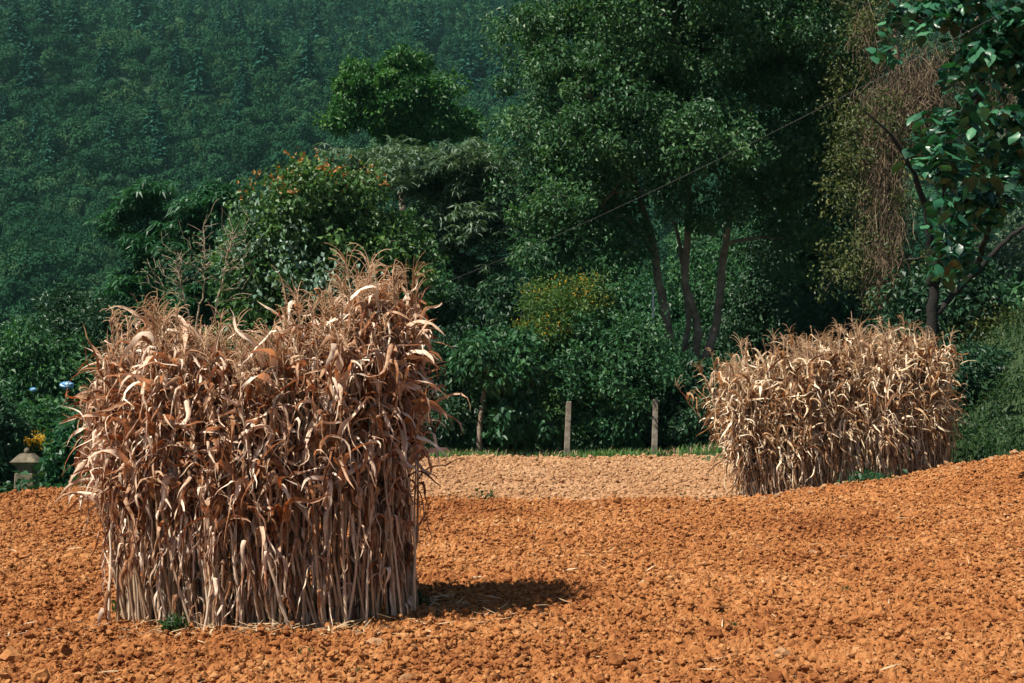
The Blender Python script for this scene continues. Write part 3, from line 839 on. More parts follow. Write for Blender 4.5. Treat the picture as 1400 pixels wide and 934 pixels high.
def place_many(protos, pos, size, hgt):
    A = Acc(); n = len(pos); pick = rng.integers(0, len(protos), n)
    for k, (V, F, a) in enumerate(protos):
        m = np.where(pick == k)[0]
        if not len(m): continue
        an = rng.uniform(0, 6.28, len(m)); c, s = np.cos(an)[:, None], np.sin(an)[:, None]
        W = np.stack([V[:, 0] * c - V[:, 1] * s, V[:, 0] * s + V[:, 1] * c, np.broadcast_to(V[:, 2], (len(m), len(V)))], -1)
        W = W * np.stack([size[m], size[m], hgt[m]], -1)[:, None] + pos[m][:, None]
        t = rng.uniform(-.38, .45, len(m)) * rng.uniform(.2, 1, len(m)) + .3 * pnoise(pos[m, 0] / 25, pos[m, 1] / 25, 40)
        A.add(W, rep_faces(F, len(m), len(V)), np.clip(a[None] * .5 + .25 + t[:, None], 0, 1).ravel())
    return A


def hill_points(n, y0, y1):
    y = np.sqrt(rng.uniform(y0 ** 2, y1 ** 2, n)); x = rng.uniform(-.62, .62, n) * y
    return x, y


def spaced(n, y0, y1, gap):
    """dart throwing on a grid: trees keep some distance from one another"""
    x, y = hill_points(n, y0, y1); seen = {}; keep = []
    for i in range(n):
        c = (int(x[i] // gap), int(y[i] // gap))
        if all((x[i] - x[j]) ** 2 + (y[i] - y[j]) ** 2 > gap * gap for a_ in (-1, 0, 1) for b_ in (-1, 0, 1) for j in seen.get((c[0] + a_, c[1] + b_), ())):
            seen.setdefault(c, []).append(i); keep.append(i)
    return x[keep], y[keep]


A = Acc()
for y0, y1, nq, q, gap in ((136, 235, 1500, .064, 2.8), (235, 340, 750, .085, 3.5), (340, 500, 400, .112, 4.4)):
    x, y = spaced(50000, y0, y1, gap * .92)
    keep = (np.abs(x / y + .17) < 0.24) | (rng.uniform(0, 1, len(x)) < np.where(np.abs(x / y) < .42, .6, .5))
    x, y = x[keep], y[keep]
    z = hill_z(x, y)
    sz = gap * rng.uniform(1.15, 1.9, len(x)); hh = sz * rng.uniform(.75, 1.5, len(x))
    B = place_many([proto_broad(nq, q) for _ in range(7)], np.stack([x, y, z - .25 * hh], -1), sz, hh)
    for Vb, Fb, Ab, st in zip(B.V, B.F, B.A, np.concatenate([[0], np.cumsum([len(v_) for v_ in B.V])[:-1]])):
        A.add(Vb, Fb - st, Ab)
x, y = spaced(1500, 160, 470, 15)
z = hill_z(x, y); sz = rng.uniform(6.5, 10, len(x)); hh = sz * rng.uniform(.75, 1.1, len(x))
B = place_many([proto_broad(2400, .052) for _ in range(5)], np.stack([x, y, z - .1 * hh], -1), sz, hh)
for Vb, Fb, Ab, st in zip(B.V, B.F, B.A, np.concatenate([[0], np.cumsum([len(v_) for v_ in B.V])[:-1]])):
    A.add(Vb, Fb - st, Ab)
fo = A.build("hillside_wood", M["hill_leaf"])
tag(fo, "dense blue green broadleaf wood covering the whole hillside", "wood", None, "stuff")

protos = [proto_conifer() for _ in range(4)]
x, y = hill_points(2600, 200, 490)
keep = (pnoise(x / 60, y / 60, 50) + .9 * sstep(260, 400, y) - .35 > rng.uniform(-.2, .6, len(x))) & ((x / y < .06) | (rng.uniform(0, 1, len(x)) < .4))
x, y = x[keep], y[keep]
hh = rng.uniform(6, 11, len(x))
cf = place_many(protos, np.stack([x, y, hill_z(x, y) - .3], -1), hh * rng.uniform(.8, 1.1, len(x)), hh).build("hillside_conifers", M["conifer_leaf"])
tag(cf, "dark conifers massed on the upper half of the hillside", "wood", None, "stuff")

# conifers that stand out from the mass
pm = []
for V, F, a in protos[:3]:
    tv, tf = tubes(np.array([[[0, 0, -.03], [0, 0, .45], [0, 0, .95]]]), np.array([[.022, .014, .003]]), 6)
    tf = tf.reshape(-1, 4)
    pm.append(mesh_data("conifer", np.concatenate([V, tv.reshape(-1, 3)]), np.concatenate([F, tf + len(V)]), [M["conifer_leaf"], M["shade_toned_bark"]],
                        {"rnd": np.concatenate([a, np.full(tv.size // 3, .4)])}, False, np.concatenate([np.zeros(len(F)), np.ones(len(tf))])))
spots = [(325, 60, 390), (300, 55, 400), (395, 40, 405), (640, 120, 330), (655, 90, 360), (660, 110, 340), (210, 200, 270), (215, 225, 260), (190, 50, 400), (100, 60, 400), (60, 45, 410),
         (430, 60, 395), (470, 45, 410), (575, 70, 370), (600, 60, 385), (240, 105, 350), (360, 100, 350), (420, 110, 345), (140, 110, 350), (40, 120, 340), (270, 140, 320),
         (330, 130, 330), (690, 60, 400), (680, 130, 330), (20, 70, 390), (510, 60, 400)]
for i, (px, py, Yc) in enumerate(spots):
    # stand each one where the sight line meets the slope
    yy = np.linspace(150, 490, 600); xx = (px - 700) / FPX * yy
    zz = hill_z(xx, yy); line = CAMZ + (HOR - (py + 18)) / FPX * yy
    j = int(np.argmax(zz > line)); 
    o = link("conifer", pm[i % 3])
    h = rng.uniform(12.5, 18) * min(1, Yc / 360)
    o.location = (float(xx[j]), float(yy[j]), float(zz[j]) - .3); o.scale = (h * .9, h * .9, h); o.rotation_euler = (0, 0, rng.uniform(0, 6.28))
    tag(o, "tall dark conifer standing above the wood on the far hillside", "tree", "tall conifers on the hillside")


# ------------------------------------------------------------------ corn shocks
def corn_batch(base, top, rad, leaf_lo, leaf_n, az, az_sd, opts):
    """per stalk: cane, leaves, tassel vertex arrays"""
    n = len(base)
    # canes
    S = 16; s = np.linspace(0, 1, S)
    bow = rng.normal(0, .045, (n, 1, 3)) * np.array([1, 1, 0])
    wig = rng.normal(0, .015, (n, S, 3)) * np.array([1, 1, 0])
    cl = base[:, None] + (top - base)[:, None] * s[None, :, None] + bow * np.sin(np.pi * s)[None, :, None] + wig * s[None, :, None]
    kn = np.where(np.arange(S) % 2 == 0, 1.18, .92)
    R = rad[:, None] * (1 - .62 * s)[None] * kn[None]
    cV, cF = tubes(cl, R, 6)
    cF = cF[0]
    # leaves
    m = leaf_n
    t = np.clip(leaf_lo[:, None] + ((np.arange(m)[None] + rng.uniform(0, .9, (n, m))) / m) ** opts.get('crowd', .8) * (.95 - leaf_lo[:, None]), .05, .95)
    idx = t * (S - 1); i0 = np.floor(idx).astype(int).clip(0, S - 2); fr = (idx - i0)[..., None]
    ar = np.arange(n)[:, None]
    p0 = cl[ar, i0] * (1 - fr) + cl[ar, i0 + 1] * fr
    ph = az[:, None] + rng.normal(0, 1, (n, m)) * az_sd
    k = n * m
    tt = t.ravel()
    low = tt < opts.get("low", .5)
    kindr = rng.uniform(0, 1, k)
    limp = (kindr < .62) & ~low; stiff = (kindr > 1 - opts.get("stiff", .15)) & ~low
    th0 = rng.uniform(.10, .75, k)
    bend = rng.uniform(1.6, 2.5, k)
    bend[limp] = rng.uniform(2.2, 3.3, limp.sum()) - th0[limp]
    bend[stiff] = rng.uniform(-.1, .9, stiff.sum())
    th0[low] = rng.uniform(.1, .9, low.sum()); bend[low] = np.pi - rng.uniform(-.15, .45, low.sum()) - th0[low]
    hug = low & (rng.uniform(0, 1, k) < .30); th0[hug] = rng.uniform(.02, .15, hug.sum()); bend[hug] = rng.uniform(-.05, .35, hug.sum())
    kc = np.where(limp, rng.uniform(.12, .5, k), np.where(low, rng.uniform(.05, .3, k), -1.0)); kw = rng.uniform(.06, .22, k)
    L = (.19 + .43 * rng.beta(1.3, 2.0, k)) * opts.get("len", 1.0)
    L[low] *= .75
    W = rng.uniform(.016, .050, k)
    nar = rng.uniform(0, 1, k) < .3; W[nar] *= .5
    W[low] *= opts.get("low_w", .6)
    pw = rng.uniform(.75, 1.6, k)[:, None]
    V, lF = strip_leaves(p0.reshape(-1, 3), ph.ravel(), th0, bend, L, W, rng.normal(0, 2.4, k), rng.uniform(.0, 1.35, k), S=12, power=pw, swirl=rng.normal(0, 1.3, k), ripple=.35,
                         kink=(kc, kw), crump=.75)
    lV = V.reshape(n, m, 36, 3)
    lr = np.repeat(np.clip(rng.beta(1.0, 1.35, (n, m)) * .9 + rng.normal(.08, .10, (n, 1)), 0, 1)[..., None], 36, 2)
    # tassels
    q = 15; TS = 7
    tp = cl[:, -1]; ax = norm(cl[:, -1] - cl[:, -3])
    ts = np.linspace(0, 1, TS)
    tl = rng.uniform(.07, .19, (n, q)) * rng.uniform(.75, 1.15, (n, 1)); tl[:, 0] *= 1.25
    lop = rng.uniform(-3.14, 3.14, (n, 1))
    tph = np.where(rng.uniform(0, 1, (n, 1)) < .6, lop + rng.normal(0, .8, (n, q)), rng.uniform(0, 6.28, (n, q)))
    tth = rng.uniform(.15, .7, (n, q)); tth[:, 0] = .1
    tb = rng.uniform(1.0, 2.9, (n, q)); tb[:, 0] = rng.uniform(.3, 1.8, n)
    gone = rng.uniform(0, 1, (n, q)) < rng.choice([.15, .5, .95], (n, 1), p=[.4, .3, .3]); tl[gone] *= .2
    th = tth[..., None] + tb[..., None] * ts ** 1.4
    d = np.stack([np.sin(th) * np.cos(tph)[..., None], np.sin(th) * np.sin(tph)[..., None], np.cos(th)], -1) + ax[:, None, None] * .25
    stp = tl[..., None, None] / (TS - 1)
    off = (np.arange(q) / q * .13)[None, :, None, None] * ax[:, None, None]
    tc = tp[:, None, None] + off + np.concatenate([np.zeros((n, q, 1, 3)), np.cumsum(d[:, :, :-1] * stp, 2)], 2)
    tr_ = np.broadcast_to((.0027 * (1 - .45 * ts))[None, None], (n, q, TS)) * rng.uniform(.8, 1.3, (n, q, 1))
    tV, tF = tubes(tc.reshape(n * q, TS, 3), tr_.reshape(n * q, TS), 4)
    tF0 = tF[0]
    tV = tV.reshape(n, q, TS * 4, 3)
    return cV.reshape(n, S * 6, 3), cF, lV, lF, lr, tV, tF0, m, q


def build_shock(label, group, origin, base, top, rad, leaf_lo, leaf_n, az, az_sd, front, opts, leafmat, extra=None):
    root = thing("corn_shock", label, "corn shock", origin, group)
    n = len(base)
    cV, cF, lV, lF, lr, tV, tF, m, q = corn_batch(base, top, rad, leaf_lo, leaf_n, az, az_sd, opts)
    cr = rng.uniform(0, 1, n)
    LF = rep_faces(lF, m, 36); TF = rep_faces(tF, q, tV.shape[2])
    pick = np.argsort(front)[:100]
    ispick = np.zeros(n, bool); ispick[pick] = True
    for i in pick:
        b = base[i]
        o = mobj("cornstalk", cV[i] - b, cF, M["corn_cane"], root, {"rnd": np.full(len(cV[i]), cr[i])}, True)
        o.location = tuple(float(v) for v in (b - origin))
        mobj("leaves", lV[i].reshape(-1, 3) - b, LF, leafmat, o, {"rnd": lr[i].ravel()}, True)
        mobj("tassel", tV[i].reshape(-1, 3) - b, TF, M["tassel"], o, {"rnd": np.full(tV[i].size // 3, cr[i])}, True)
    r = np.where(~ispick)[0]
    k = cV.shape[1]
    V = [cV[r].reshape(-1, 3), lV[r].reshape(-1, 3), tV[r].reshape(-1, 3)]
    F1 = rep_faces(cF, len(r), k); F2 = rep_faces(LF, len(r), m * 36) + len(V[0]); F3 = rep_faces(TF, len(r), q * tV.shape[2]) + len(V[0]) + len(V[1])
    at = np.concatenate([np.repeat(cr[r], k), lr[r].ravel(), np.repeat(cr[r], q * tV.shape[2])])
    o = mobj("packed_cornstalks", np.concatenate(V) - origin, np.concatenate([F1, F2, F3]), [M["corn_cane"], leafmat, M["tassel"]], root, {"rnd": at}, True,
             np.concatenate([np.zeros(len(F1)), np.ones(len(F2)), np.full(len(F3), 2)]))
    o["kind"] = "stuff"
    if extra is not None:
        V, F, a = extra
        e = mobj("arching_leaves", V - origin, F, leafmat, root, {"rnd": a}, True)
    return root


def bunches(n, nb, nf, vf):
    """stalks gathered in handfuls along the front, the rest packed behind"""
    bc = (np.arange(nb) + rng.uniform(-.3, .3, nb) + .5) / nb
    bid = rng.integers(0, nb, n)
    u = np.clip(bc[bid] + rng.normal(0, .34 / nb, n), 0, 1); v = rng.uniform(0, 1, n)
    v[:nf] = rng.uniform(0, vf, nf)
    k = n // 14
    v[nf:nf + 2 * k] = rng.uniform(0, 1, 2 * k); u[nf:nf + k] = rng.uniform(0, .05, k); u[nf + k:nf + 2 * k] = rng.uniform(.95, 1, k)
    return u, v, bid


# the large shock
org = np.array([P(370, 845, 9.15)[0], 9.15, 0.0])
n = 420
NB = 22
u, v, bid = bunches(n, NB, 135, .26)
bj = rng.normal(0, 1, (NB, 4))
bx = P(174, 850, 9.1)[0] + (P(562, 850, 9.1)[0] - P(174, 850, 9.1)[0]) * u + rng.normal(0, .03, n)
corner = np.abs(2 * u - 1) ** 3
by = 8.72 + .68 * v * (1 - .45 * corner) + .34 * corner
prof_x = np.array([0, .06, .12, .20, .28, .36, .45, .55, .62, .70, .80, .90, .96, 1.0])
prof_h = np.array([1.52, 1.68, 1.78, 1.91, 1.86, 1.70, 1.66, 1.66, 1.70, 1.92, 2.02, 2.06, 2.04, 1.94])
h = np.interp(u, prof_x, prof_h) * (1 + bj[bid, 0] * .025) * rng.uniform(.80, 1.03, n) - .22 * (v < .15) * rng.uniform(0, 1, n)
tx = P(166, 600, 9.1)[0] + (P(536, 600, 9.1)[0] - P(166, 600, 9.1)[0]) * u + rng.normal(0, .07, n) + bj[bid, 1] * .05
ty = by + rng.normal(0, .05, n) + .10 * (v - .35) - .05 + bj[bid, 2] * .05
bz = red_z(bx, by)
base = np.stack([bx, by, bz], -1); top = np.stack([tx, ty, bz + h], -1)
sl = rng.choice(150, 34, False); base[sl, 0] += rng.normal(0, .15, 34); base[sl, 1] -= rng.uniform(0, .10, 34)
az = np.where(v < .35, -np.pi / 2, rng.uniform(-np.pi, np.pi, n)) + np.where(v < .35, (u - .5) * .9, 0) + bj[bid, 3] * .45
az = np.where(u > .94, rng.normal(-.35, .5, n), az); az = np.where(u < .06, np.pi + rng.normal(.35, .5, n), az)
front = by + rng.uniform(0, .02, n)
# long leaves arching out of the right hand side and a few on the face
pa = np.array([P(px_, py_, 8.95) for px_, py_ in ((545, 492), (540, 505), (538, 540), (528, 575), (545, 560), (540, 610), (530, 640), (548, 455), (500, 610), (470, 640), (360, 520), (300, 560), (250, 470), (410, 430))])
k_ = len(pa)
Va, Fa = strip_leaves(pa, np.where(np.arange(k_) < 8, rng.uniform(-.7, .1, k_), np.where(np.arange(k_) < 13, rng.uniform(-2.2, -1.0, k_), rng.uniform(-1.9, -1.2, k_))), rng.uniform(.35, .8, k_), rng.uniform(2.1, 2.6, k_),
                      rng.uniform(.30, .48, k_), rng.uniform(.045, .065, k_), rng.normal(0, .6, k_), rng.uniform(.3, .8, k_), S=14, power=rng.uniform(.7, 1.0, k_)[:, None], swirl=rng.normal(0, .3, k_), ripple=.3, crump=.15)
arching = (Va.reshape(-1, 3), rep_faces(Fa, k_, 42), np.repeat(rng.uniform(.45, .9, k_), 42))
build_shock("large tan corn shock of upright dry stalks standing in the near field at left", "dry corn shocks in the field", org, base, top,
            rng.uniform(.0075, .0120, n), np.where(v > .3, rng.uniform(.45, .6, n), rng.uniform(.01, .36, n)), 23, az, 1.35, front, {"stiff": .08, "low": .46, "low_w": .65, "crowd": .80}, M["corn_leaf"], arching)

# the smaller, farther shock
org2 = np.array([P(1165, 660, 18.6)[0], 18.6, 0.1])
n = 430
NB = 30
u, v, bid = bunches(n, NB, 170, .25); bj = rng.normal(0, 1, (NB, 4))
x0, x1 = P(1012, 650, 18.4)[0], P(1312, 650, 18.4)[0]
bx = x0 + (x1 - x0) * u
corner = np.abs(2 * u - 1) ** 3
by = 17.55 + .85 * u + 1.0 * v * (1 - .4 * corner) + .3 * corner
prof_x = np.array([0, .05, .15, .25, .35, .5, .6, .72, .82, .92, 1.0])
prof_h = np.array([1.40, 1.62, 1.72, 1.72, 1.74, 1.76, 1.76, 1.80, 1.74, 1.62, 1.42])
h = np.interp(u, prof_x, prof_h) * (1 + np.clip(bj[bid, 0], -1.5, 1.5) * .06) * rng.uniform(.76, 1.04, n) - .3 * (v < .15) * rng.uniform(0, 1, n)
tx = P(1000, 500, 18.4)[0] + (P(1285, 500, 18.4)[0] - P(1000, 500, 18.4)[0]) * u + rng.normal(0, .11, n) + bj[bid, 1] * .10
ty = by + rng.normal(0, .08, n)
bz = np.maximum(under_z(bx, by), red_sheet_z(bx, by)) - .02
bz = np.where(by > red_edge(bx) + .3, rise(bx, by) * .85 - .08, bz)
base = np.stack([bx, by, bz], -1); top = np.stack([tx, ty, bz + h], -1)
# a few stalks have slumped out over the left side
for i, (tpx, tpy) in enumerate(((932, 535), (960, 515), (975, 490))):
    base[i] = (x0 + .12 + .04 * i, by[i] + .3, bz[i]); top[i] = P(tpx, tpy, by[i])
az = np.where(v < .4, -np.pi / 2, rng.uniform(-np.pi, np.pi, n)) + np.where(v < .4, (u - .5) * 1.2, 0) + bj[bid, 3] * .6
az = np.where(u > .93, rng.normal(-.4, .5, n), az); az = np.where(u < .07, np.pi + rng.normal(.4, .5, n), az)
build_shock("smaller bleached corn shock with shaggy drooping leaves at the far right of the field", "dry corn shocks in the field", org2, base, top,
            rng.uniform(.008, .012, n), rng.uniform(.03, .20, n), 20, az, 1.35, by, {"stiff": .08, "len": 1.15, "low": .30, "low_w": 1.0, "crowd": .85}, M["corn_leaf_pale"])


# ------------------------------------------------------------------ grass, weeds and litter
def blades(A, x, y, z, h, w=.012, lean=.5):
    n = len(x)
    ph = rng.uniform(0, 6.28, n)
    V, F = strip_leaves(np.stack([x, y, z], -1), ph, rng.uniform(0, .35, n), rng.uniform(.2, 1.6, n) * lean * 2, h, np.full(n, w) * rng.uniform(.6, 1.4, n), rng.normal(0, .4, n), np.full(n, .3), S=4,
                        wprof=lambda s: 1 - s ** 2 * .95)
    A.add(V, rep_faces(F, n, 12), np.repeat(rng.uniform(0, 1, n), 12))


A = Acc()
n = 9000
x = rng.uniform(-4.5, 5.2, n); y = 26.15 + rng.exponential(.45, n); k = (y < 28.5) & (rng.uniform(0, 1, n) < .55 + .7 * pnoise(x * .9, y * .9, 60)); x, y = x[k], y[k]
blades(A, x, y, np.maximum(under_z(x, y), -.25), rng.uniform(.06, .26, len(x)), .016)
tag(A.build("verge_grass", M["verge_blade"]), "short green grass along the far edge of the pale field", "grass", None, "stuff")
A = Acc()
n = 1500
x = rng.uniform(-4.0, 5.2, n); y = rng.uniform(26.2, 27.2, n); k = pnoise(x * .7, y * 2.0, 61) > -.05; x, y = x[k], y[k]
blades(A, x, y, np.maximum(under_z(x, y), -.2), rng.uniform(.10, .30, len(x)), .014, 1.2)
tag(A.build("verge_straw", M["straw"]), "dry straw lying on the grassy verge", "straw", None, "stuff")
A = Acc()
n = 9000
x = rng.uniform(6.0, 11.0, n); y = rng.uniform(18.9, 26, n); k = rng.uniform(0, 1, n) < .7 + .6 * pnoise(x * .8, y * .8, 62); x, y = x[k], y[k]
blades(A, x, y, under_z(x, y), rng.uniform(.06, .26, len(x)), .014)
C = np.stack([x, y, under_z(x, y) + rng.uniform(.02, .3, len(x))], -1)[::4]
clump_leaves(A, C, np.full(len(C), .2), 7, .08, .5)
tag(A.build("bank_grass", M["grass_blade"]), "long grass on the bank at the right edge", "grass", None, "stuff")
A = Acc()
n = 2600
x = rng.uniform(-9, -3.5, n); y = red_edge(x) + rng.uniform(.15, 3.8, n); k = np.abs(x) < .40 * y; x, y = x[k], y[k]
nearp = (x / y < -.318) & (y < 23.2)
z = np.maximum(under_z(x, y), np.where(y < 20, red_sheet_z(x, y), -9))
C = np.stack([x, y, z + rng.uniform(.02, .28, len(x)) * np.where(nearp, .6, 1)], -1)
clump_leaves(A, C, np.full(len(C), .16), 8, .11, .75, up=.9, droop=.2)
tag(A.build("ground_cover", M["fresh_leaf"]), "low leafy ground cover along the left edge of the field", "ground cover", None, "stuff")


A = Acc()
n = 15000
x = rng.uniform(-24, 26, n); y = rng.uniform(26.6, 60, n)
k = (np.abs(x) < .55 * y) & (rng.uniform(0, 1, n) < .6 + .6 * pnoise(x * .3, y * .3, 64)) & ((y > 28.3) | (np.abs(x) > 5)); x, y = x[k], y[k]
C = np.stack([x, y, under_z(x, y) + rng.uniform(.02, 1, len(x)) ** 1.5 * np.clip(.4 + pnoise(x * .35, y * .35, 65), .1, 1.1)], -1)
clump_leaves(A, C, np.full(len(C), .36), 13, .17, .5, up=.8, droop=.2)
tag(A.build("undergrowth", M["hedge_leaf"]), "low tangled undergrowth under and between the trees behind the field", "undergrowth", None, "stuff")


def tuft(label, px, py, Y, n, h, spread, mat="grass_blade", cat="weed", name="weed", zf=None, group="green weeds in the soil"):
    p = P(px, py, Y); x0, y0 = p[0], p[1]
    z0 = float((zf or red_sheet_z)(np.array([x0]), np.array([y0]))[0])
    A = Acc()
    x = rng.normal(0, spread, n); y = rng.normal(0, spread, n)
    blades(A, x, y, np.zeros(n), rng.uniform(.5, 1.2, n) * h, .008)
    C = np.stack([x, y, rng.uniform(.1, .7, n) * h], -1)[: max(4, n // 3)]
    clump_leaves(A, C, np.full(len(C), h * .25), 4, h * .35, .6)
    o = A.build(name, M[mat]); o.location = (x0, y0, z0)
    return tag(o, label, cat, group)


def ydist(py):
    return CAMZ * FPX / (py - HOR)


tuft("small green weed in open soil right of the large shock's shadow", 1003, 855, ydist(855), 14, .05, .02)
tuft("tiny weed near the bottom edge below the large corn shock", 490, 918, ydist(918), 12, .04, .025)
tuft("little weed in the soil just in front of the large corn shock", 420, 892, ydist(892), 14, .045, .025)
tuft("green weed in the bare soil toward the lower right", 1155, 820, ydist(820), 10, .04, .02)
tuft("green grass tuft growing under the left front of the large corn shock", 242, 856, ydist(858), 60, .12, .035, group="green tufts at the shock feet", cat="grass tuft", name="grass_tuft")
tuft("small grass tuft at the left corner of the large corn shock's foot", 168, 838, ydist(838), 34, .09, .03, group="green tufts at the shock feet", cat="grass tuft", name="grass_tuft")
tuft("leafy grass tuft at the right corner of the large corn shock's foot", 572, 832, ydist(832), 44, .11, .03, group="green tufts at the shock feet", cat="grass tuft", name="grass_tuft")
tag(tuft("wide leafy weed patch at the middle foot of the smaller corn shock", 1190, 655, 17.5, 140, .22, .18, "fresh_leaf", group=None, cat="weed patch", name="weed_patch"), kind="stuff")
tuft("grass tuft at the left foot of the smaller corn shock", 1003, 678, 17.3, 60, .16, .05, group="green tufts at the shock feet", cat="grass tuft", name="grass_tuft")
tuft("thin green weeds on the line between the red soil and the pale field", 958, 684, 16.9, 60, .11, .22)
tuft("grey green weed at the left of the soil boundary beside the large shock", 662, 690, 16.6, 24, .16, .07)

# straw and dead leaf litter on the soil
A = Acc()
n = 620
x = rng.uniform(-5, 6.5, n); y = np.sqrt(rng.uniform(6.8 ** 2, 16 ** 2, n)); k = (np.abs(x) < .38 * y)
x, y = x[k], y[k]
x = np.concatenate([x, rng.normal(-1.6, .65, 320), rng.normal(-.35, .25, 90)]); y = np.concatenate([y, rng.normal(8.62, .12, 320), rng.normal(9.3, .22, 90)])
m = len(x)
V, F = strip_leaves(np.stack([x, y, red_sheet_z(x, y) + .018], -1), rng.uniform(0, 6.28, m), np.full(m, 1.5) + rng.normal(0, .12, m), rng.normal(0, .3, m), rng.uniform(.03, .20, m), rng.uniform(.004, .016, m),
                    rng.normal(0, .8, m), np.full(m, .3), S=5)
A.add(V, rep_faces(F, m, 15), np.repeat(rng.uniform(0, 1, m), 15))
tag(A.build("straw_litter", M["straw"]), "bits of dry straw and leaf scattered on the red soil", "straw", None, "stuff")

# a few larger pale clods one can pick out
for px, py, s, lab in ((513, 880, .045, "pale flat clod lying alone in front of the large corn shock"), (815, 695, .05, "pale tan lump near the soil boundary in the middle"),
                       (1068, 892, .045, "broad tan clod at the bottom right of centre"), (555, 926, .05, "flat tan clod at the bottom edge in the middle"),
                       (20, 905, .058, "big dark red lump in the bottom left corner"), (878, 808, .045, "tan clod in the open soil beyond the tip of the large shock's shadow"),
                       (1112, 755, .05, "pale crumb of soil in the upper right of the red field")):
    Yc = ydist(py); xc = (px - 700) / FPX * Yc
    V, F, a = rocks(np.zeros((1, 3)), np.array([s]), ICO2_V, ICO2_F, .28)
    o = mobj("large_clod", V, F, M["red_soil"] if s > .055 else M["pale_soil"], None, {"rnd": a})
    o.location = (xc, Yc, float(red_sheet_z(np.array([xc]), np.array([Yc]))[0]) + s * .25)
    tag(o, lab, "clod", "larger clods on the red field")


# ------------------------------------------------------------------ posts, pole, cable, pillar, plastic
def box(A, cx, cy, z0, z1, sx0, sy0, sx1=None, sy1=None, bev=.0, tilt=(0, 0)):
    sx1 = sx0 if sx1 is None else sx1; sy1 = sy0 if sy1 is None else sy1
    def ring(z, sx, sy, dx, dy):
        b = min(sx, sy) * .12
        pts = [(-sx + b, -sy), (sx - b, -sy), (sx, -sy + b), (sx, sy - b), (sx - b, sy), (-sx + b, sy), (-sx, sy - b), (-sx, -sy + b)]
        return [(cx + dx + p[0], cy + dy + p[1], z) for p in pts]
    h = z1 - z0
    rs = [ring(z0, sx0, sy0, 0, 0), ring(z0 + h * .5, (sx0 + sx1) / 2, (sy0 + sy1) / 2, tilt[0] * .5, tilt[1] * .5), ring(z1 - min(.01, h * .1), sx1, sy1, tilt[0], tilt[1]),
          ring(z1, sx1 * .9, sy1 * .9, tilt[0], tilt[1])]
    V = np.array(sum(rs, []))
    i = np.arange(32).reshape(4, 8); j = np.roll(i, -1, 1)
    F = np.stack([i[:-1], j[:-1], j[1:], i[1:]], -1).reshape(-1, 4)
    caps = np.array([[24, 25, 26, 27], [24, 27, 28, 31], [28, 29, 30, 31], [0, 3, 2, 1], [0, 7, 4, 3], [7, 6, 5, 4]])
    A.add(V, np.concatenate([F, caps]))


for px, top, Yp, tl, lab in ((777, 549, 26.6, .05, "pale leaning concrete fence post at the edge of the pale field, between leafy shrubs"),
                             (897, 546, 26.9, .03, "duller concrete fence post nearer to the smaller corn shock")):
    g = gpt(px - 3, Yp); zt = P(px, top, Yp)[2] - g[2]
    r = thing("fence_post", lab, "fence post", g, "concrete fence posts along the field edge")
    A = Acc(); box(A, 0, 0, -.1, zt, .055, .052, .048, .046, tilt=(tl, 0)); A.build("shaft", M["concrete"], r)
    B = Acc()
    for f in (.7,):
        t = np.linspace(0, 2 * np.pi, 13); q = np.stack([.070 * np.cos(t) + tl * f, .068 * np.sin(t), np.full(13, zt * f)], -1)
        V, F = tubes(q[None], np.full((1, 13), .004), 4); B.add(V, F.reshape(-1, 4))
    B.build("tie_wire", M["wire"], r)
g = gpt(893, 30.0)
r = thing("thin_pole", "thin white pole standing upright left of the tall tree's stems", "pole", g)
z1 = P(893, 398, 30)[2] - g[2]
V, F = tubes(np.array([[[0, 0, -.1], [0.01, 0, z1 * .5], [0, 0, z1]]]), np.full((1, 3), .021), 8)
mobj("tube", V, F.reshape(-1, 4), M["white_paint"], r, None, True)
V, F = tubes(np.array([[[0, 0, z1], [0, 0, z1 + .02], [0, 0, z1 + .045]]]), np.array([[.026, .026, .012]]), 8)
mobj("cap", V, F.reshape(-1, 4), M["white_paint"], r, None, True)

a, c = P(1450, -25, 15.0), P(560, 405, 29.0)
s = np.linspace(0, 1, 40)[:, None]
q = a + (c - a) * s - np.array([0, 0, 1]) * (s * (1 - s)) * .75
V, F = tubes(q[None], np.full((1, 40), .0020), 5)
tag(mobj("overhead_cable", V, F.reshape(-1, 4), M["wire"], None, None, True), "thin grey cable slanting down across the trees from the upper right", "cable")

Y = 23.0
g = gpt(38, Y); zc = P(38, 0, Y)
def zz(py): return P(0, py, Y)[2] - g[2]
sc = Y / FPX
r = thing("stone_pillar", "weathered stone pillar with a flared roof shaped cap at the left edge", "pillar", g)
A = Acc(); box(A, 0, 0, -.15, zz(646), 15 * sc, .17, 13 * sc, .15); A.build("shaft", M["stone"], r)
A = Acc(); box(A, 0, 0, zz(646) - .002, zz(638), 10 * sc, .12); A.build("neck", M["stone"], r)
A = Acc(); box(A, 0, 0, zz(639), zz(630), 11 * sc, .13, 19 * sc, .21); A.build("flared_cap", M["stone"], r)
A = Acc(); box(A, 0, 0, zz(630) - .002, zz(620), 17.5 * sc, .2, 8.5 * sc, .1); A.build("roof", M["stone"], r)
A = Acc(); V, F = tubes(np.array([[[0, 0, zz(620) - .01], [0, 0, zz(617)], [0, 0, zz(614)], [0, 0, zz(612)]]]), np.array([[.03, .055, .045, .008]]), 8); A.add(V, F.reshape(-1, 4)); A.build("finial", M["stone"], r, True)


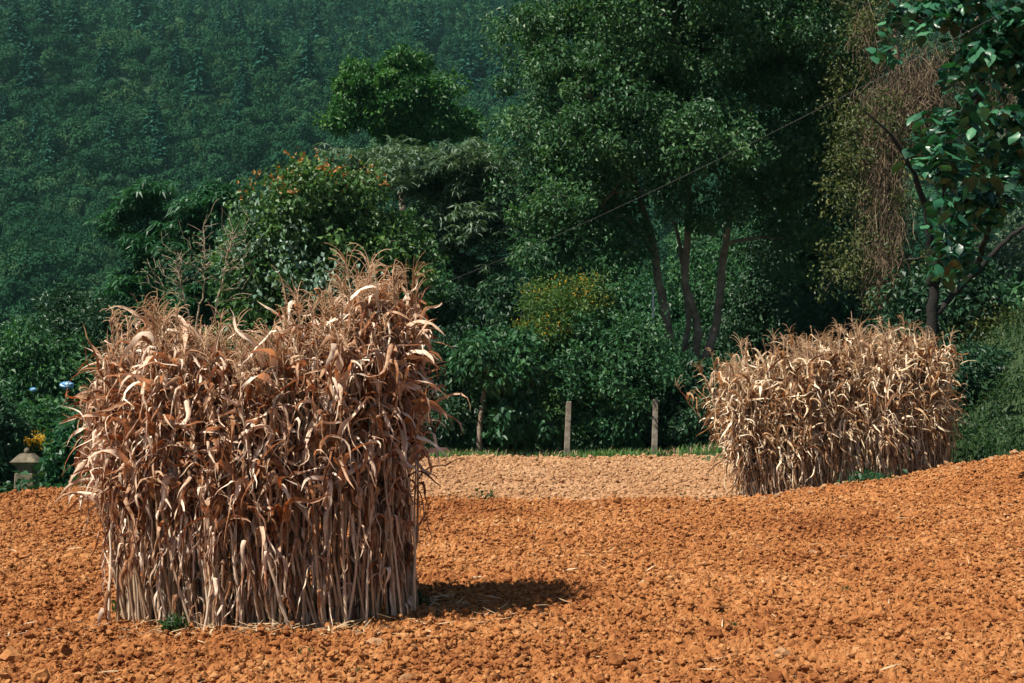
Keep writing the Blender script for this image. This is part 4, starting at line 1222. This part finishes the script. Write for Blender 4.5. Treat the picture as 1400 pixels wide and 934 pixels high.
def crumple(sx, sy, sz, seed):
    V, F = subdiv(ICO2_V, ICO2_F); V, F = subdiv(V, F)
    d = 1 + .22 * pnoise(V[:, 0] * 2.6 + V[:, 2] * 1.7 + seed, V[:, 1] * 2.6 - V[:, 2] * 2.1, 70) + .16 * np.abs(pnoise(V[:, 0] * 6 + seed, V[:, 2] * 6 + V[:, 1] * 3, 71))
    return V * d[:, None] * np.array([sx, sy, sz]), F


for px, py, Yp, s, lab in ((92, 527, 26.5, (.125, .07, .065), "pale blue plastic bag caught in the leaves left of the large corn shock"),
                           (46, 533, 26.8, (.06, .05, .04), "small dark blue plastic scrap in the foliage near the left edge")):
    V, F = crumple(*s, px)
    o = mobj("plastic_bag", V, F, M["blue_plastic"], None, None, True); o.location = tuple(P(px, py, Yp))
    tag(o, lab, "plastic bag")

# ------------------------------------------------------------------ air
hz, nt, out = new_mat("haze")
vol = nt.nodes.new("ShaderNodeVolumePrincipled")
vol.inputs["Color"].default_value = (0.40, 0.90, 0.85, 1)
vol.inputs["Density"].default_value = 0.00013
vol.inputs["Anisotropy"].default_value = 0.0
nt.links.new(vol.outputs[0], out.inputs["Volume"])
zt = 190.0
X0, X1, Y0, Y1, Z0 = -440, 440, -65, 705, -8
V = np.array([(X0, Y0, Z0), (X1, Y0, Z0), (X1, Y1, Z0), (X0, Y1, Z0), (X0, Y0, zt), (X1, Y0, zt), (X1, Y1, zt), (X0, Y1, zt)])
F = np.array([(0, 3, 2, 1), (4, 5, 6, 7), (0, 1, 5, 4), (1, 2, 6, 5), (2, 3, 7, 6), (3, 0, 4, 7)])
tag(mobj("haze", V, F, hz), "thin blue haze over the hillside", "haze", None, "stuff")

# ------------------------------------------------------------------ light
tosun = Vector((-1.1, -0.74, 2.0)).normalized()
sun = bpy.data.lights.new("sun", 'SUN'); sun.energy = 5.0; sun.angle = math.radians(0.53); sun.color = (1.0, 0.93, 0.82)
so = link("sun", sun); so.rotation_euler = tosun.to_track_quat('Z', 'Y').to_euler()
w = bpy.data.worlds.new("World"); SC.world = w; w.use_nodes = True
nt = w.node_tree; nt.nodes.clear()
wo = nt.nodes.new("ShaderNodeOutputWorld"); bg = nt.nodes.new("ShaderNodeBackground"); sky = nt.nodes.new("ShaderNodeTexSky")
sky.sky_type = 'NISHITA'; sky.sun_disc = False
sky.sun_elevation = math.asin(tosun.z); sky.sun_rotation = math.atan2(tosun.x, tosun.y)
bg.inputs["Strength"].default_value = 0.05
nt.links.new(sky.outputs[0], bg.inputs[0]); nt.links.new(bg.outputs[0], wo.inputs[0])
SC.view_settings.view_transform = 'Standard'; SC.view_settings.look = 'None'
SC.view_settings.exposure = 0.72; SC.view_settings.gamma = 1.0; SC.view_settings.use_curve_mapping = False
SC.cycles.max_bounces = 6; SC.cycles.diffuse_bounces = 1; SC.cycles.glossy_bounces = 2; SC.cycles.transmission_bounces = 3; SC.cycles.volume_bounces = 0
SC.cycles.use_denoising = True
